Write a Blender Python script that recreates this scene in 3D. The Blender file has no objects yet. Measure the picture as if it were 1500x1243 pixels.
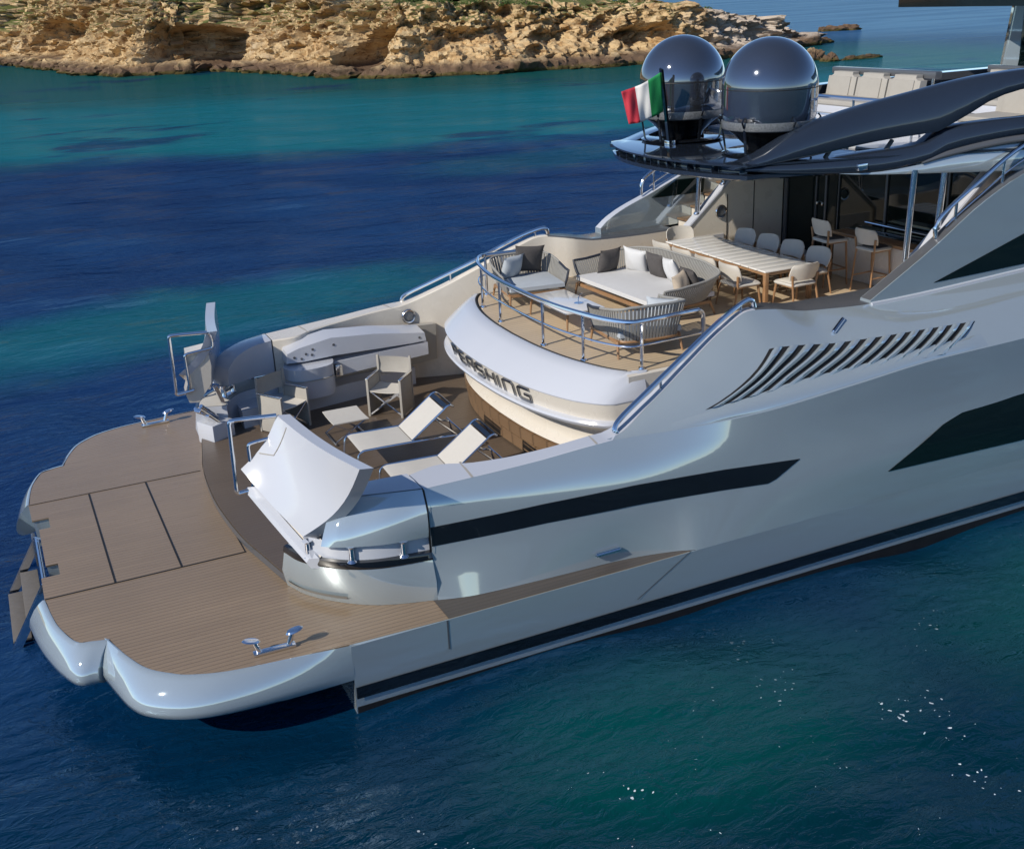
import bpy, bmesh, math, random
import numpy as np
from mathutils import Vector, Matrix, noise
PI = math.pi
sc = bpy.context.scene
col = sc.collection
rnd = random.Random(7)

# ------------------------------------------------------------------ camera
cam_d = bpy.data.cameras.new('camera'); cam = bpy.data.objects.new('camera', cam_d); col.objects.link(cam)
cam_d.sensor_fit = 'HORIZONTAL'; cam_d.sensor_width = 36.0; cam_d.lens = 39.396
cam_d.clip_start = 0.1; cam_d.clip_end = 9000
RT = Vector((0.9022844, -0.4288697, -0.0441999)); UP = Vector((0.1911276, 0.3059863, 0.9326535)); FW = Vector((0.3864623, 0.8499666, -0.3580550))
mw = Matrix.Identity(4)
for i in range(3):
    mw[i][0] = RT[i]; mw[i][1] = UP[i]; mw[i][2] = -FW[i]
mw[0][3], mw[1][3], mw[2][3] = 0.0, -14.6614, 7.35
cam.matrix_world = mw
sc.camera = cam
# ------------------------------------------------------------------ light
SUN = Vector((-0.80, -0.19, 0.57)).normalized()
el = math.asin(SUN.z); az = math.atan2(SUN.x, SUN.y)
w = bpy.data.worlds.new('World'); sc.world = w; w.use_nodes = True
wn = w.node_tree; wn.nodes.clear()
sky = wn.nodes.new('ShaderNodeTexSky'); sky.sky_type = 'NISHITA'; sky.sun_disc = False
sky.sun_elevation = el; sky.sun_rotation = az; sky.air_density = 1.0; sky.dust_density = 0.0; sky.ozone_density = 3.5; sky.altitude = 3000.0
bgn = wn.nodes.new('ShaderNodeBackground'); bgn.inputs[1].default_value = 0.12
out = wn.nodes.new('ShaderNodeOutputWorld')
wn.links.new(sky.outputs[0], bgn.inputs[0]); wn.links.new(bgn.outputs[0], out.inputs[0])
sun_d = bpy.data.lights.new('sun', 'SUN'); sun_d.energy = 4.1; sun_d.angle = math.radians(0.5); sun_d.color = (1.0, 0.93, 0.82)
sun = bpy.data.objects.new('sun', sun_d); col.objects.link(sun)
sun.rotation_euler = SUN.to_track_quat('Z', 'Y').to_euler()
sc.view_settings.view_transform = 'Standard'; sc.view_settings.look = 'None'
sc.view_settings.exposure = 0.14; sc.view_settings.gamma = 1.0
sc.cycles.max_bounces = 8; sc.cycles.caustics_reflective = False; sc.cycles.caustics_refractive = False

# ------------------------------------------------------------------ helpers
def pch(xs, ys):
    xs = np.array(xs, float); ys = np.array(ys, float)
    h = np.diff(xs); d = np.diff(ys) / h
    m = np.zeros_like(xs); m[0] = d[0]; m[-1] = d[-1]
    for i in range(1, len(xs) - 1):
        if d[i-1] * d[i] > 0:
            w1 = 2*h[i] + h[i-1]; w2 = h[i] + 2*h[i-1]
            m[i] = (w1 + w2) / (w1/d[i-1] + w2/d[i])
    def f(x):
        x = min(max(x, xs[0]), xs[-1]); i = min(max(int(np.searchsorted(xs, x)) - 1, 0), len(h) - 1)
        t = (x - xs[i]) / h[i]
        return float((2*t**3-3*t*t+1)*ys[i] + (t**3-2*t*t+t)*h[i]*m[i] + (3*t*t-2*t**3)*ys[i+1] + (t**3-t*t)*h[i]*m[i+1])
    return f

def smooth(pts, n=6, closed=False):
    """Catmull-Rom through 3-D points."""
    P = [Vector(p) for p in pts]; out = []
    N = len(P)
    for i in range(N if closed else N-1):
        p0 = P[(i-1) % N] if (closed or i > 0) else P[0]*2 - P[1]
        p1 = P[i]; p2 = P[(i+1) % N]
        p3 = P[(i+2) % N] if (closed or i+2 < N) else P[-1]*2 - P[-2]
        for k in range(n):
            t = k / n
            out.append(0.5*((2*p1) + (p2-p0)*t + (2*p0-5*p1+4*p2-p3)*t*t + (3*p1-p0-3*p2+p3)*t**3))
    if not closed: out.append(P[-1])
    return out

class MB:
    def __init__(s): s.V = []; s.F = []
    def add(s, V, F, M=None):
        o = len(s.V)
        s.V += [tuple((M @ Vector(v)) if M is not None else v) for v in V]
        s.F += [tuple(i + o for i in f) for f in F]
        return s
    def bm(s, b, M=None):
        b.verts.index_update()
        s.add([v.co.copy() for v in b.verts], [[v.index for v in f.verts] for f in b.faces], M); b.free(); return s
    def box(s, c, size, rz=0.0, bev=0.0, M=None, seg=2):
        b = bmesh.new(); bmesh.ops.create_cube(b, size=1.0)
        for v in b.verts: v.co = Vector((v.co.x*size[0], v.co.y*size[1], v.co.z*size[2]))
        if bev > 0: bmesh.ops.bevel(b, geom=b.edges[:] , offset=bev, segments=seg, affect='EDGES', profile=0.6)
        T = Matrix.Translation(c) @ Matrix.Rotation(rz, 4, 'Z')
        return s.bm(b, (M @ T) if M is not None else T)
    def bar(s, a, b_, wx, wz, bev=0.0, up=(0, 0, 1), M=None):
        """box from a to b with cross-section wx (sideways) by wz (up)."""
        a = Vector(a); b_ = Vector(b_); d = b_ - a; L = d.length; d = d / L
        u = Vector(up); sd = d.cross(u)
        if sd.length < 1e-4: sd = d.cross(Vector((1, 0, 0)))
        sd.normalize(); u = sd.cross(d)
        T = Matrix.Identity(4)
        for i in range(3): T[i][0] = d[i]; T[i][1] = -sd[i]; T[i][2] = u[i]; T[i][3] = (a[i]+b_[i])/2
        b = bmesh.new(); bmesh.ops.create_cube(b, size=1.0)
        for v in b.verts: v.co = Vector((v.co.x*L, v.co.y*wx, v.co.z*wz))
        if bev > 0: bmesh.ops.bevel(b, geom=b.edges[:], offset=bev, segments=2, affect='EDGES')
        return s.bm(b, (M @ T) if M is not None else T)
    def tube(s, path, r, seg=10, closed=False, r2=None, M=None):
        P = [Vector(p) for p in path]; n = len(P)
        rad = [r if r2 is None else r + (r2-r)*i/(n-1) for i in range(n)]
        V = []; F = []; u = None
        for i in range(n):
            t = (P[(i+1) % n] - P[i-1]) if closed else (P[min(i+1, n-1)] - P[max(i-1, 0)])
            t.normalize()
            if u is None:
                u = t.cross(Vector((0, 0, 1)))
                if u.length < 1e-3: u = t.cross(Vector((1, 0, 0)))
            u = u - t*u.dot(t); u.normalize(); v = t.cross(u)
            for k in range(seg):
                a = 2*PI*k/seg; V.append(P[i] + (u*math.cos(a) + v*math.sin(a))*rad[i])
        for i in range(n if closed else n-1):
            for k in range(seg):
                a = i*seg + k; b = i*seg + (k+1) % seg; c = ((i+1) % n)*seg + (k+1) % seg; d = ((i+1) % n)*seg + k
                F.append((a, d, c, b))
        if not closed:
            F.append(tuple(range(seg))); F.append(tuple(range((n-1)*seg + seg-1, (n-1)*seg - 1, -1)))
        return s.add(V, F, M)
    def loft(s, rows, cu=False, cap=False, M=None, flip=False):
        n = len(rows[0]); V = [tuple(p) for r in rows for p in r]; F = []
        for i in range(len(rows)-1):
            for k in range(n if cu else n-1):
                a = i*n+k; b = i*n+(k+1) % n; c = (i+1)*n+(k+1) % n; d = (i+1)*n+k
                F.append((a, b, c, d) if not flip else (d, c, b, a))
        if cap:
            F.append(tuple(range(n-1, -1, -1))); F.append(tuple(range((len(rows)-1)*n, len(rows)*n)))
        return s.add(V, F, M)
    def prism(s, top, bot, M=None):
        n = len(top); V = list(top) + list(bot); F = [tuple(range(n)), tuple(range(2*n-1, n-1, -1))]
        for k in range(n): F.append((k, n+k, n+(k+1) % n, (k+1) % n))
        return s.add(V, F, M)
    def slab(s, poly, z0, z1, M=None):
        return s.prism([(x, y, z1) for x, y in poly], [(x, y, z0) for x, y in poly], M)
    def plate(s, poly_xz, y0, y1, M=None):
        return s.prism([(x, y1, z) for x, z in poly_xz], [(x, y0, z) for x, z in poly_xz], M)
    def lathe(s, prof, c=(0, 0, 0), seg=24, M=None):
        V = []; F = []; n = len(prof)
        for k in range(seg):
            a = 2*PI*k/seg
            for r, z in prof: V.append((c[0]+r*math.cos(a), c[1]+r*math.sin(a), c[2]+z))
        for k in range(seg):
            for i in range(n-1):
                F.append((k*n+i, ((k+1) % seg)*n+i, ((k+1) % seg)*n+i+1, k*n+i+1))
        return s.add(V, F, M)

def obj(name, mb, m, parent=None, ang=35, loc=None, fixn=True):
    me = bpy.data.meshes.new(name); me.from_pydata([tuple(v) for v in mb.V], [], mb.F)
    b = bmesh.new(); b.from_mesh(me)
    bmesh.ops.remove_doubles(b, verts=b.verts, dist=1e-5)
    if fixn: bmesh.ops.recalc_face_normals(b, faces=b.faces)
    b.to_mesh(me); b.free()
    me.materials.append(m)
    me.shade_smooth()
    if ang is not None: me.set_sharp_from_angle(angle=math.radians(ang))
    o = bpy.data.objects.new(name, me); col.objects.link(o)
    if parent is not None: o.parent = parent
    if loc is not None: o.location = loc
    return o
def thing(name, label, cat, loc=(0, 0, 0), rz=0.0, group=None, scale=1.0):
    o = bpy.data.objects.new(name, None); col.objects.link(o); o.empty_display_size = 0.2
    o.location = loc; o.rotation_euler = (0, 0, rz); o.scale = (scale,)*3
    o['label'] = label; o['category'] = cat
    if group: o['group'] = group
    return o
def tag(o, label, cat, group=None):
    o['label'] = label; o['category'] = cat
    if group: o['group'] = group
    return o
def struct(o, label=None, cat=None, kind='structure'):
    o['kind'] = kind
    if label: o['label'] = label
    if cat: o['category'] = cat
    return o
def dup(root, loc, rz, label=None, scale=None):
    r = root.copy(); col.objects.link(r); r.location = loc; r.rotation_euler = (0, 0, rz)
    if scale: r.scale = (scale,)*3
    if label: r['label'] = label
    def kids(a, b):
        for ch in a.children:
            c = ch.copy(); col.objects.link(c); c.parent = b; kids(ch, c)
    kids(root, r)
    return r

# ------------------------------------------------------------------ materials
class NT:
    def __init__(s, name):
        s.m = bpy.data.materials.new(name); s.m.use_nodes = True; s.t = s.m.node_tree; s.t.nodes.clear()
        s.out = s.n('ShaderNodeOutputMaterial'); s.p = s.n('ShaderNodeBsdfPrincipled')
        s.t.links.new(s.p.outputs[0], s.out.inputs[0])
    def n(s, typ, ins=None, **kw):
        nd = s.t.nodes.new(typ)
        for k, v in kw.items(): setattr(nd, k, v)
        for k, v in (ins or {}).items(): s.set(nd, k, v)
        return nd
    def set(s, nd, k, v):
        if isinstance(v, bpy.types.NodeSocket): s.t.links.new(v, nd.inputs[k])
        else:
            if isinstance(v, tuple) and len(v) == 3 and nd.inputs[k].type == 'RGBA': v = v + (1.0,)
            nd.inputs[k].default_value = v
    def P(s, **kw):
        for k, v in kw.items(): s.set(s.p, k.replace('_', ' '), v)
    def coord(s, which='Object', scale=(1, 1, 1), rot=(0, 0, 0), loc=(0, 0, 0)):
        c = s.n('ShaderNodeTexCoord'); mp = s.n('ShaderNodeMapping', {0: c.outputs[which]})
        mp.inputs['Scale'].default_value = scale; mp.inputs['Rotation'].default_value = rot; mp.inputs['Location'].default_value = loc
        return mp.outputs[0]
    def noise(s, vec, scale=5.0, detail=4.0, rough=0.55, dist=0.0):
        nd = s.n('ShaderNodeTexNoise', {'Vector': vec, 'Scale': scale, 'Detail': detail, 'Roughness': rough, 'Distortion': dist}); return nd.outputs[0]
    def math(s, op, a, b=None, c=None, clamp=False):
        nd = s.n('ShaderNodeMath', operation=op, use_clamp=clamp); s.set(nd, 0, a)
        if b is not None: s.set(nd, 1, b)
        if c is not None: s.set(nd, 2, c)
        return nd.outputs[0]
    def mix(s, f, a, b, mode='MIX'):
        nd = s.n('ShaderNodeMix', data_type='RGBA', blend_type=mode); s.set(nd, 0, f)
        s.set(nd, 6, a); s.set(nd, 7, b); return nd.outputs[2]
    def ramp(s, f, stops):
        nd = s.n('ShaderNodeValToRGB', {0: f}); e = nd.color_ramp.elements
        while len(e) < len(stops): e.new(0.5)
        for q, (p, c) in zip(e, stops): q.position = p; q.color = tuple(c) + (1.0,) if len(c) == 3 else c
        return nd.outputs[0]
    def mr(s, v, a, b, c=0.0, d=1.0, smooth=True):
        nd = s.n('ShaderNodeMapRange', {0: v, 1: a, 2: b, 3: c, 4: d}); nd.interpolation_type = 'SMOOTHSTEP' if smooth else 'LINEAR'; return nd.outputs[0]
    def bump(s, h, strength=0.3, dist=0.01, normal=None):
        nd = s.n('ShaderNodeBump', {'Height': h, 'Strength': strength, 'Distance': dist})
        if normal is not None: s.set(nd, 'Normal', normal)
        return nd.outputs[0]
    def sep(s, v): nd = s.n('ShaderNodeSeparateXYZ', {0: v}); return nd.outputs

def simple(name, c, rough=0.4, metal=0.0, coat=0.0, var=0.06, vs=3.0, bump=0.0, bs=60.0, coat_rough=0.03):
    k = NT(name); v = k.coord()
    f = k.noise(v, vs, 5.0)
    lo = tuple(x*(1-var) for x in c); hi = tuple(min(1, x*(1+var)) for x in c)
    k.P(Base_Color=k.mix(f, lo, hi), Metallic=metal, Coat_Weight=coat, Coat_Roughness=coat_rough)
    k.P(Roughness=k.mr(k.noise(v, vs*2.3, 4.0), 0.3, 0.7, rough*0.85, rough*1.15))
    if bump: k.P(Normal=k.bump(k.noise(v, bs, 3.0), bump, 0.004))
    return k.m

def teak(name, c, pitch=0.062, dark=0.35, rough=0.5, axis=1, coat=0.0):
    k = NT(name); v = k.coord(); X = k.sep(v)
    a, b = (X[1], X[0]) if axis == 1 else (X[0], X[1])
    q = k.math('DIVIDE', a, pitch); fr = k.math('FRACT', q); fl = k.math('FLOOR', q)
    # two narrow dark caulk edges per plank
    line = k.math('LESS_THAN', fr, 0.12)
    st = k.math('ADD', b, k.math('MULTIPLY', fl, 1.37))
    cv = k.n('ShaderNodeCombineXYZ', {0: k.math('MULTIPLY', st, 0.5), 1: k.math('MULTIPLY', fl, 3.1), 2: 0.0}).outputs[0]
    pl = k.noise(cv, 1.0, 2.0)
    gv = k.n('ShaderNodeCombineXYZ', {0: k.math('MULTIPLY', b, 2.0), 1: k.math('MULTIPLY', a, 60.0), 2: fl}).outputs[0]
    gr = k.noise(gv, 1.5, 5.0, 0.6)
    lo = tuple(x*0.74 for x in c); hi = tuple(min(1, x*1.28) for x in c)
    base = k.mix(k.math('ADD', k.math('MULTIPLY', pl, 0.6), k.math('MULTIPLY', gr, 0.4)), lo, hi)
    big = k.noise(v, 0.6, 3.0)
    base = k.mix(k.mr(big, 0.35, 0.7, 0.0, 0.35), base, tuple(x*0.72 for x in c))
    dk = tuple(x*dark for x in c)
    k.P(Base_Color=k.mix(k.math('MULTIPLY', line, 0.75), base, dk), Roughness=k.mr(gr, 0.3, 0.7, rough*0.8, rough*1.2), Coat_Weight=coat, Coat_Roughness=0.25)
    h = k.math('ADD', k.math('MULTIPLY', line, -1.0), k.math('MULTIPLY', gr, 0.25))
    k.P(Normal=k.bump(h, 0.25, 0.004))
    return k.m

M = {}
M['white'] = simple('white gelcoat', (0.51, 0.53, 0.58), 0.20, 0.0, 0.5, 0.02, 1.2)
M['hull'] = simple('pearl grey hull paint', (0.47, 0.545, 0.585), 0.045, 0.50, 1.0, 0.03, 0.8)
M['cream'] = simple('cream gelcoat', (0.66, 0.61, 0.53), 0.28, 0.0, 0.4, 0.03, 1.5)
M['cabinet'] = simple('cabinet lacquer', (0.80, 0.74, 0.63), 0.3, 0.0, 0.3, 0.02, 1.5)
M['grey'] = simple('graphite cap', (0.10, 0.105, 0.115), 0.35, 0.2, 0.4, 0.1, 3.0)
M['black'] = simple('black gloss', (0.006, 0.007, 0.009), 0.08, 0.0, 1.0, 0.1, 3.0)
M['glass'] = simple('dark glass', (0.004, 0.010, 0.010), 0.03, 0.0, 0.0, 0.2, 2.0)
M['navy'] = simple('gunmetal gloss', (0.026, 0.036, 0.056), 0.07, 0.35, 1.0, 0.05, 1.0)
M['dome'] = simple('mirror black radome', (0.19, 0.21, 0.245), 0.06, 0.88, 1.0, 0.04, 1.0)
M['chrome'] = simple('polished steel', (0.78, 0.80, 0.84), 0.12, 1.0, 0.0, 0.03, 4.0)
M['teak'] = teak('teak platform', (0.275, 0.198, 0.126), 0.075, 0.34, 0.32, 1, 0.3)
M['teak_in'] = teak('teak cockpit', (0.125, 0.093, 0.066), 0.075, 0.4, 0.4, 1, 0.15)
M['teak_up'] = teak('teak upper deck', (0.58, 0.455, 0.305), 0.09, 0.5, 0.45, 1, 0.1)
M['wood'] = simple('oiled wood', (0.30, 0.17, 0.085), 0.45, 0.0, 0.1, 0.3, 8.0)
M['ledge'] = teak('dark teak side ledge', (0.085, 0.072, 0.060), 0.075, 0.5, 0.45, 1, 0.1)  # darker planks than the rest of the platform teak
M['strip'] = teak('teak strip', (0.20, 0.125, 0.07), 0.35, 0.5, 0.4, 1, 0.2)
M['fabric'] = simple('cream fabric', (0.57, 0.535, 0.475), 0.85, 0, 0, 0.05, 6.0, 0.3, 220)
M['mesh_white'] = simple('white sling fabric', (0.54, 0.515, 0.47), 0.7, 0, 0, 0.05, 6.0, 0.3, 260)
M['greyfab'] = simple('grey canvas', (0.36, 0.34, 0.305), 0.85, 0, 0, 0.08, 6.0, 0.3, 220)
M['rope'] = simple('grey rope', (0.27, 0.265, 0.25), 0.8, 0, 0, 0.15, 20.0, 0.3, 150)
M['darkrope'] = simple('navy wrapped rail', (0.025, 0.03, 0.045), 0.6, 0, 0, 0.15, 20.0)
M['cush_dark'] = simple('charcoal cushion', (0.075, 0.068, 0.066), 0.9, 0, 0, 0.2, 9.0, 0.4, 180)
M['cush_white'] = simple('white cushion', (0.58, 0.58, 0.58), 0.9, 0, 0, 0.05, 9.0, 0.4, 180)
M['cush_blue'] = simple('pale blue cushion', (0.42, 0.46, 0.50), 0.9, 0, 0, 0.06, 9.0, 0.4, 180)
M['cush_beige'] = simple('beige cushion', (0.48, 0.40, 0.31), 0.9, 0, 0, 0.06, 9.0, 0.4, 180)
M['tabletop'] = simple('white lacquer', (0.80, 0.78, 0.74), 0.18, 0, 0.7, 0.02, 2.0)
M['weathered'] = simple('weathered treads', (0.15, 0.135, 0.12), 0.6, 0, 0, 0.2, 12)
M['dark'] = simple('dark seam', (0.012, 0.011, 0.010), 0.6, 0, 0, 0.2, 5)
M['granite'] = simple('grey marbled band', (0.20, 0.21, 0.22), 0.35, 0.3, 0.3, 0.9, 45.0)
M['antifoul'] = simple('black antifouling', (0.012, 0.010, 0.010), 0.5, 0, 0, 0.3, 3)
M['silver'] = M['hull']
# ================================================================== YACHT
yacht = thing('yacht', 'silver grey motor yacht with teak swim platform, open stern gates and two dark radomes', 'yacht')
SD = (-1, 1)                       # starboard (near), port (far)
ZP, ZC, ZU = 0.85, 0.97, 2.60      # swim platform, cockpit floor, upper aft deck

# ---- hull guide curves (o = distance from the centreline)
Lo = pch([2.40, 2.61, 2.85, 3.245, 3.776, 4.3, 5.16, 6.08, 6.9, 7.1, 14, 22, 29, 33, 36],
         [2.70, 3.066, 3.383, 3.682, 3.88, 4.02, 4.08, 4.12, 4.27, 4.345, 4.36, 4.2, 3.0, 1.6, 0.15])
Ho = pch([2.6, 10, 14, 22, 29, 33, 36], [4.35, 4.35, 4.36, 4.2, 3.0, 1.6, 0.15])
Bo = pch([3.85, 5, 6.5, 8, 10, 14, 22, 29, 33, 36], [3.80, 3.99, 4.15, 4.26, 4.34, 4.38, 4.3, 3.3, 2.0, 0.3])
Mo = pch([3.85, 5, 6.5, 8, 10, 14, 22, 29, 33, 36], [3.79, 3.95, 4.08, 4.18, 4.27, 4.33, 4.35, 3.5, 2.2, 0.4])
Co = pch([3.85, 5, 6.3, 7.2, 8.2, 9.5, 10.9, 12.4, 22, 29, 33, 36], [3.70, 3.80, 3.87, 4.00, 4.14, 4.24, 4.29, 4.31, 4.3, 3.5, 2.3, 0.5])
Cz = pch([3.85, 5, 6.3, 7.2, 8.2, 9.5, 10.9, 12.4, 20, 36], [2.18, 2.24, 2.325, 2.33, 2.375, 2.505, 2.63, 2.665, 2.9, 3.6])
To = pch([3.85, 5, 6.25, 6.9, 7.6, 8.3, 8.8, 9.5, 10.7, 13.5, 20, 29, 33, 36], [3.68, 3.78, 3.79, 3.58, 3.36, 3.17, 3.08, 3.12, 3.28, 3.30, 3.2, 2.6, 1.8, 0.3])
Tz = pch([3.85, 5, 6.25, 6.9, 7.6, 8.3, 8.75, 9.1, 9.7, 10.7, 13.5, 20, 36], [2.182, 2.242, 2.335, 2.56, 2.88, 3.21, 3.35, 3.32, 3.22, 3.20, 3.29, 3.5, 4.0])
Ci = pch([3.85, 4.2, 4.6, 5.1, 5.8, 6.3, 6.9, 7.6, 8.3, 8.8, 9.3, 10.7, 12], [3.22, 3.15, 3.35, 3.48, 3.55, 3.55, 3.40, 3.2, 3.02, 2.92, 2.66, 2.62, 2.62])
def hull_pt(x, u):
    """tumblehome surface from the crease (u=0) to the top edge (u=1)."""
    o = Co(x) + (To(x)-Co(x))*u; z = Cz(x) + (Tz(x)-Cz(x))*u
    b = 0.05*math.sin(PI*min(max(u, 0), 1)) * min(1, max(0, (x-6.3)/1.2))
    return o + b*0.55, z + b
_zs = (0.86, 1.45, 1.95)
def side_o(x, z):
    """half breadth of the upper topsides at height z (ledge to crease)."""
    cz = Cz(x)
    f = pch([0.86, 1.45, 1.95, max(cz, 2.0)], [Lo(x), Bo(x), Mo(x), Co(x)])
    if z < 0.855: return Ho(x)
    return f(z)

# ---- hull
h = MB()
xl = list(np.linspace(2.65, 8, 36)) + list(np.linspace(8.5, 36, 50))
xu = list(np.linspace(3.85, 13.5, 110)) + list(np.linspace(14, 36, 40))
for s in SD:
    h.loft([[(x, s*(Ho(x)-0.14), -0.9), (x, s*(Ho(x)-0.03), 0.0), (x, s*Ho(x), 0.45), (x, s*Ho(x), 0.845), (x, s*(Lo(x) if x < 7.1 else Ho(x)-0.002), 0.847)] for x in xl])
    rows = []; srow = []
    for x in xu:
        zz = [0.857 if x < 7.1 else 0.8465, 1.1, 1.3, 1.45, 1.7, 1.95, 0.5*(1.95+Cz(x)), Cz(x)]
        r = [(x, s*side_o(x, z), z) for z in zz]
        rows.append(r); srow.append([(x, s*(hull_pt(x, k/8)[0] - (0.0006 if k == 0 else 0)), hull_pt(x, k/8)[1]) for k in range(9)])
    h.loft(rows); sh_rows = (sh_rows + [srow]) if s > 0 else [srow]
h.loft([[(2.65, -4.21, -0.9), (2.65, 4.21, -0.9)], [(2.65, -4.32, 0.0), (2.65, 4.32, 0.0)], [(2.65, -4.35, 0.845), (2.65, 4.35, 0.845)]])
hull = obj('hull', h, M['hull'], yacht, 28)
for srow in sh_rows:
    mb = MB(); mb.loft(srow); obj('shoulder', mb, M['hull'], hull, 40)

def side_strip(z0, z1, x0, x1, n, off, s):
    return [[(x, s*(side_o(x, z0)+off), z0), (x, s*(side_o(x, z1)+off), z1)] for x in np.linspace(x0, x1, n)]
def side_poly(name, top, bot, m, s, off=0.005, n=40, parent=hull, zd=4):
    """a flush panel on the topsides between two (x,z) polylines."""
    ft = lambda x: np.interp(x, [p[0] for p in top], [p[1] for p in top]); fb = lambda x: np.interp(x, [p[0] for p in bot], [p[1] for p in bot])
    x0 = min(top[0][0], bot[0][0]); x1 = max(top[-1][0], bot[-1][0]); mb = MB(); rows = []
    for x in np.linspace(x0, x1, n):
        a, b = float(fb(x)), float(ft(x)); b = max(b, a+0.0006)
        rows.append([(x, s*(side_o(x, a+(b-a)*k/zd)+off), a+(b-a)*k/zd) for k in range(zd+1)])
    mb.loft(rows); return obj(name, mb, m, parent, 40)
for s in SD:
    mb = MB(); mb.loft([[(x, s*(Ho(x)-0.03+0.02+0.008), 0.17), (x, s*(Ho(x)+0.006), 0.325)] for x in np.linspace(2.66, 35, 60)]); obj('boot_stripe', mb, M['black'], hull)
    mb = MB(); mb.loft([[(x, s*(Ho(x)-0.03-0.02), -0.2), (x, s*(Ho(x)-0.022), 0.055)] for x in np.linspace(2.66, 35, 60)]); obj('waterline_band', mb, M['antifoul'], hull)
    # long black band running forward from the stern quarter to a point
    bt = [(3.86, 1.74), (5.2, 1.79), (6.4, 1.80), (7.6, 1.76), (8.72, 1.685)]; bb = [(3.86, 1.50), (5.2, 1.545), (6.4, 1.55), (7.6, 1.50), (8.27, 1.455), (8.72, 1.68)]
    band = side_poly('black_band', bt, bb, M['black'], s)
    # dark hull window of the owner's cabin
    side_poly('hull_window', [(10.13, 1.226), (11.076, 1.70), (11.43, 1.80), (12.6, 1.86), (16, 1.95), (17, 1.5)], [(10.13, 1.222), (12.7, 1.16), (16.2, 1.1), (17, 1.49)], M['glass'], s, n=60)
    # chrome fairlead handle over the side ledge
    mb = MB(); mb.bar((5.8, s*(side_o(5.8, 1.0)+0.03), 1.02), (6.15, s*(side_o(6.15, 1.0)+0.03), 1.04), 0.07, 0.05, 0.02); obj('side_handle', mb, M['chrome'], hull)
    # panel seam where the side ledge runs out
    mb = MB(); mb.loft([[(x, s*(Ho(x)+0.004), z), (x+0.02, s*(Ho(x)+0.004), z)] for x, z in ((6.25, 0.40), (6.62, 0.62), (7.02, 0.86))])
    obj('panel_seam', mb, M['grey'], hull); mb = MB()
    mb.loft([[(3.77, s*4.354, 0.47), (3.79, s*4.354, 0.47)], [(3.77, s*4.354, 0.84), (3.79, s*4.354, 0.84)]])
    obj('panel_seam', mb, M['grey'], hull)
    # louvred vent: corners in (x, u) on the shoulder surface
    def vq(f, t):
        a = (7.50 + (11.07-7.50)*f, 0.22 + (0.035-0.22)*f); b = (8.68 + (11.87-8.68)*f, 0.55 + (0.375-0.55)*f)
        return a[0] + (b[0]-a[0])*t, a[1] + (b[1]-a[1])*t
    def vp(f, t, e):
        x, u = vq(f, t); x += 0.16*math.sin(PI*t)*(1-0.75*f); o, z = hull_pt(x, u); return (x, s*(o+e*0.75), z+e*0.66)
    mb = MB(); mb.loft([[vp(i/60, k/8, 0.004) for k in range(9)] for i in range(61)]); vent = obj('vent_recess', mb, M['dark'], hull)
    NB = 14
    for j in range(NB):
        mb = MB(); rows = []
        for k in range(17):
            t = k/16; rl = 0.25+0.75*math.sin(PI*min(max(t, .05), .95))**0.7
            rows.append([vp((j+0.30+q)/NB, t, e*rl) for q, e in ((0, 0.006), (0.05, 0.060), (0.28, 0.072), (0.56, 0.040), (0.62, 0.006))])
        mb.loft(rows, cap=True); obj('louvre_blade', mb, M['hull'], hull, 50)
    # frame lip along the lower edge of the vent
    mb = MB(); rows = []
    for i in range(40):
        x = 7.0 + 4.8*i/39; r = []
        for du, e in ((0.02, 0.002), (0.06, 0.03), (0.15, 0.035), (0.19, 0.003)):
            o, z = hull_pt(x, du); e *= min(1, i/6, (39-i)/3); r.append((x, s*(o+e*.8), z+e*.6))
        rows.append(r)
    mb.loft(rows); obj('vent_lip', mb, M['hull'], hull, 60)

# ---- swim platform
def T_side():
    return [(-0.264, -1.541), (-0.249, -1.60), (-0.215, -2.0), (-0.152, -2.348), (-0.016, -2.733), (0.14, -2.81), (0.326, -2.866), (0.38, -3.1), (0.453, -3.328), (0.604, -3.673), (0.828, -3.916), (1.004, -4.039), (1.312, -4.155), (1.672, -4.215), (2.108, -4.262), (2.65, -4.30), (3.77, -4.335)]
ST = [(-0.266, 1.541), (-0.258, 0.946), (-0.042, 0.946), (-0.042, 0.594), (-0.187, 0.594), (-0.187, -0.594), (-0.042, -0.594), (-0.042, -0.925), (-0.262, -0.925), (-0.266, -1.541)]
def poly_platform(inset=0.0):
    side = T_side()[1:]
    p = list(ST) + side + [(7.02, -4.338)] + [(7.02, 4.338)] + [(x, -y) for x, y in reversed(side)]
    return p
mb = MB(); P = poly_platform()
mb.prism([(x, y, ZP) for x, y in P], [(x, y, ZP-0.02) for x, y in P]); plat = obj('swim_platform', mb, M['teak'], yacht, 30)
mb = MB()
Q = [(-0.25, 1.52), (-0.245, .96), (-0.03, .96), (-0.03, .58), (-.175, .58), (-.175, -.58), (-.03, -.58), (-.03, -.94), (-.25, -.94), (-.25, -1.52)] + [(x+.012, y+.012) for x, y in T_side()[1:]] + [(2.7, -4.2), (2.7, 4.2)] + [(x+.012, -y-.012) for x, y in reversed(T_side()[1:])]
Q = [q for q in Q if q[0] < 2.72]
mb.prism([(x, y, ZP-0.02) for x, y in Q], [(x+.02, y*.97, 0.46) for x, y in Q]); obj('platform_core', mb, M['silver'], plat, 30)
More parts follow.
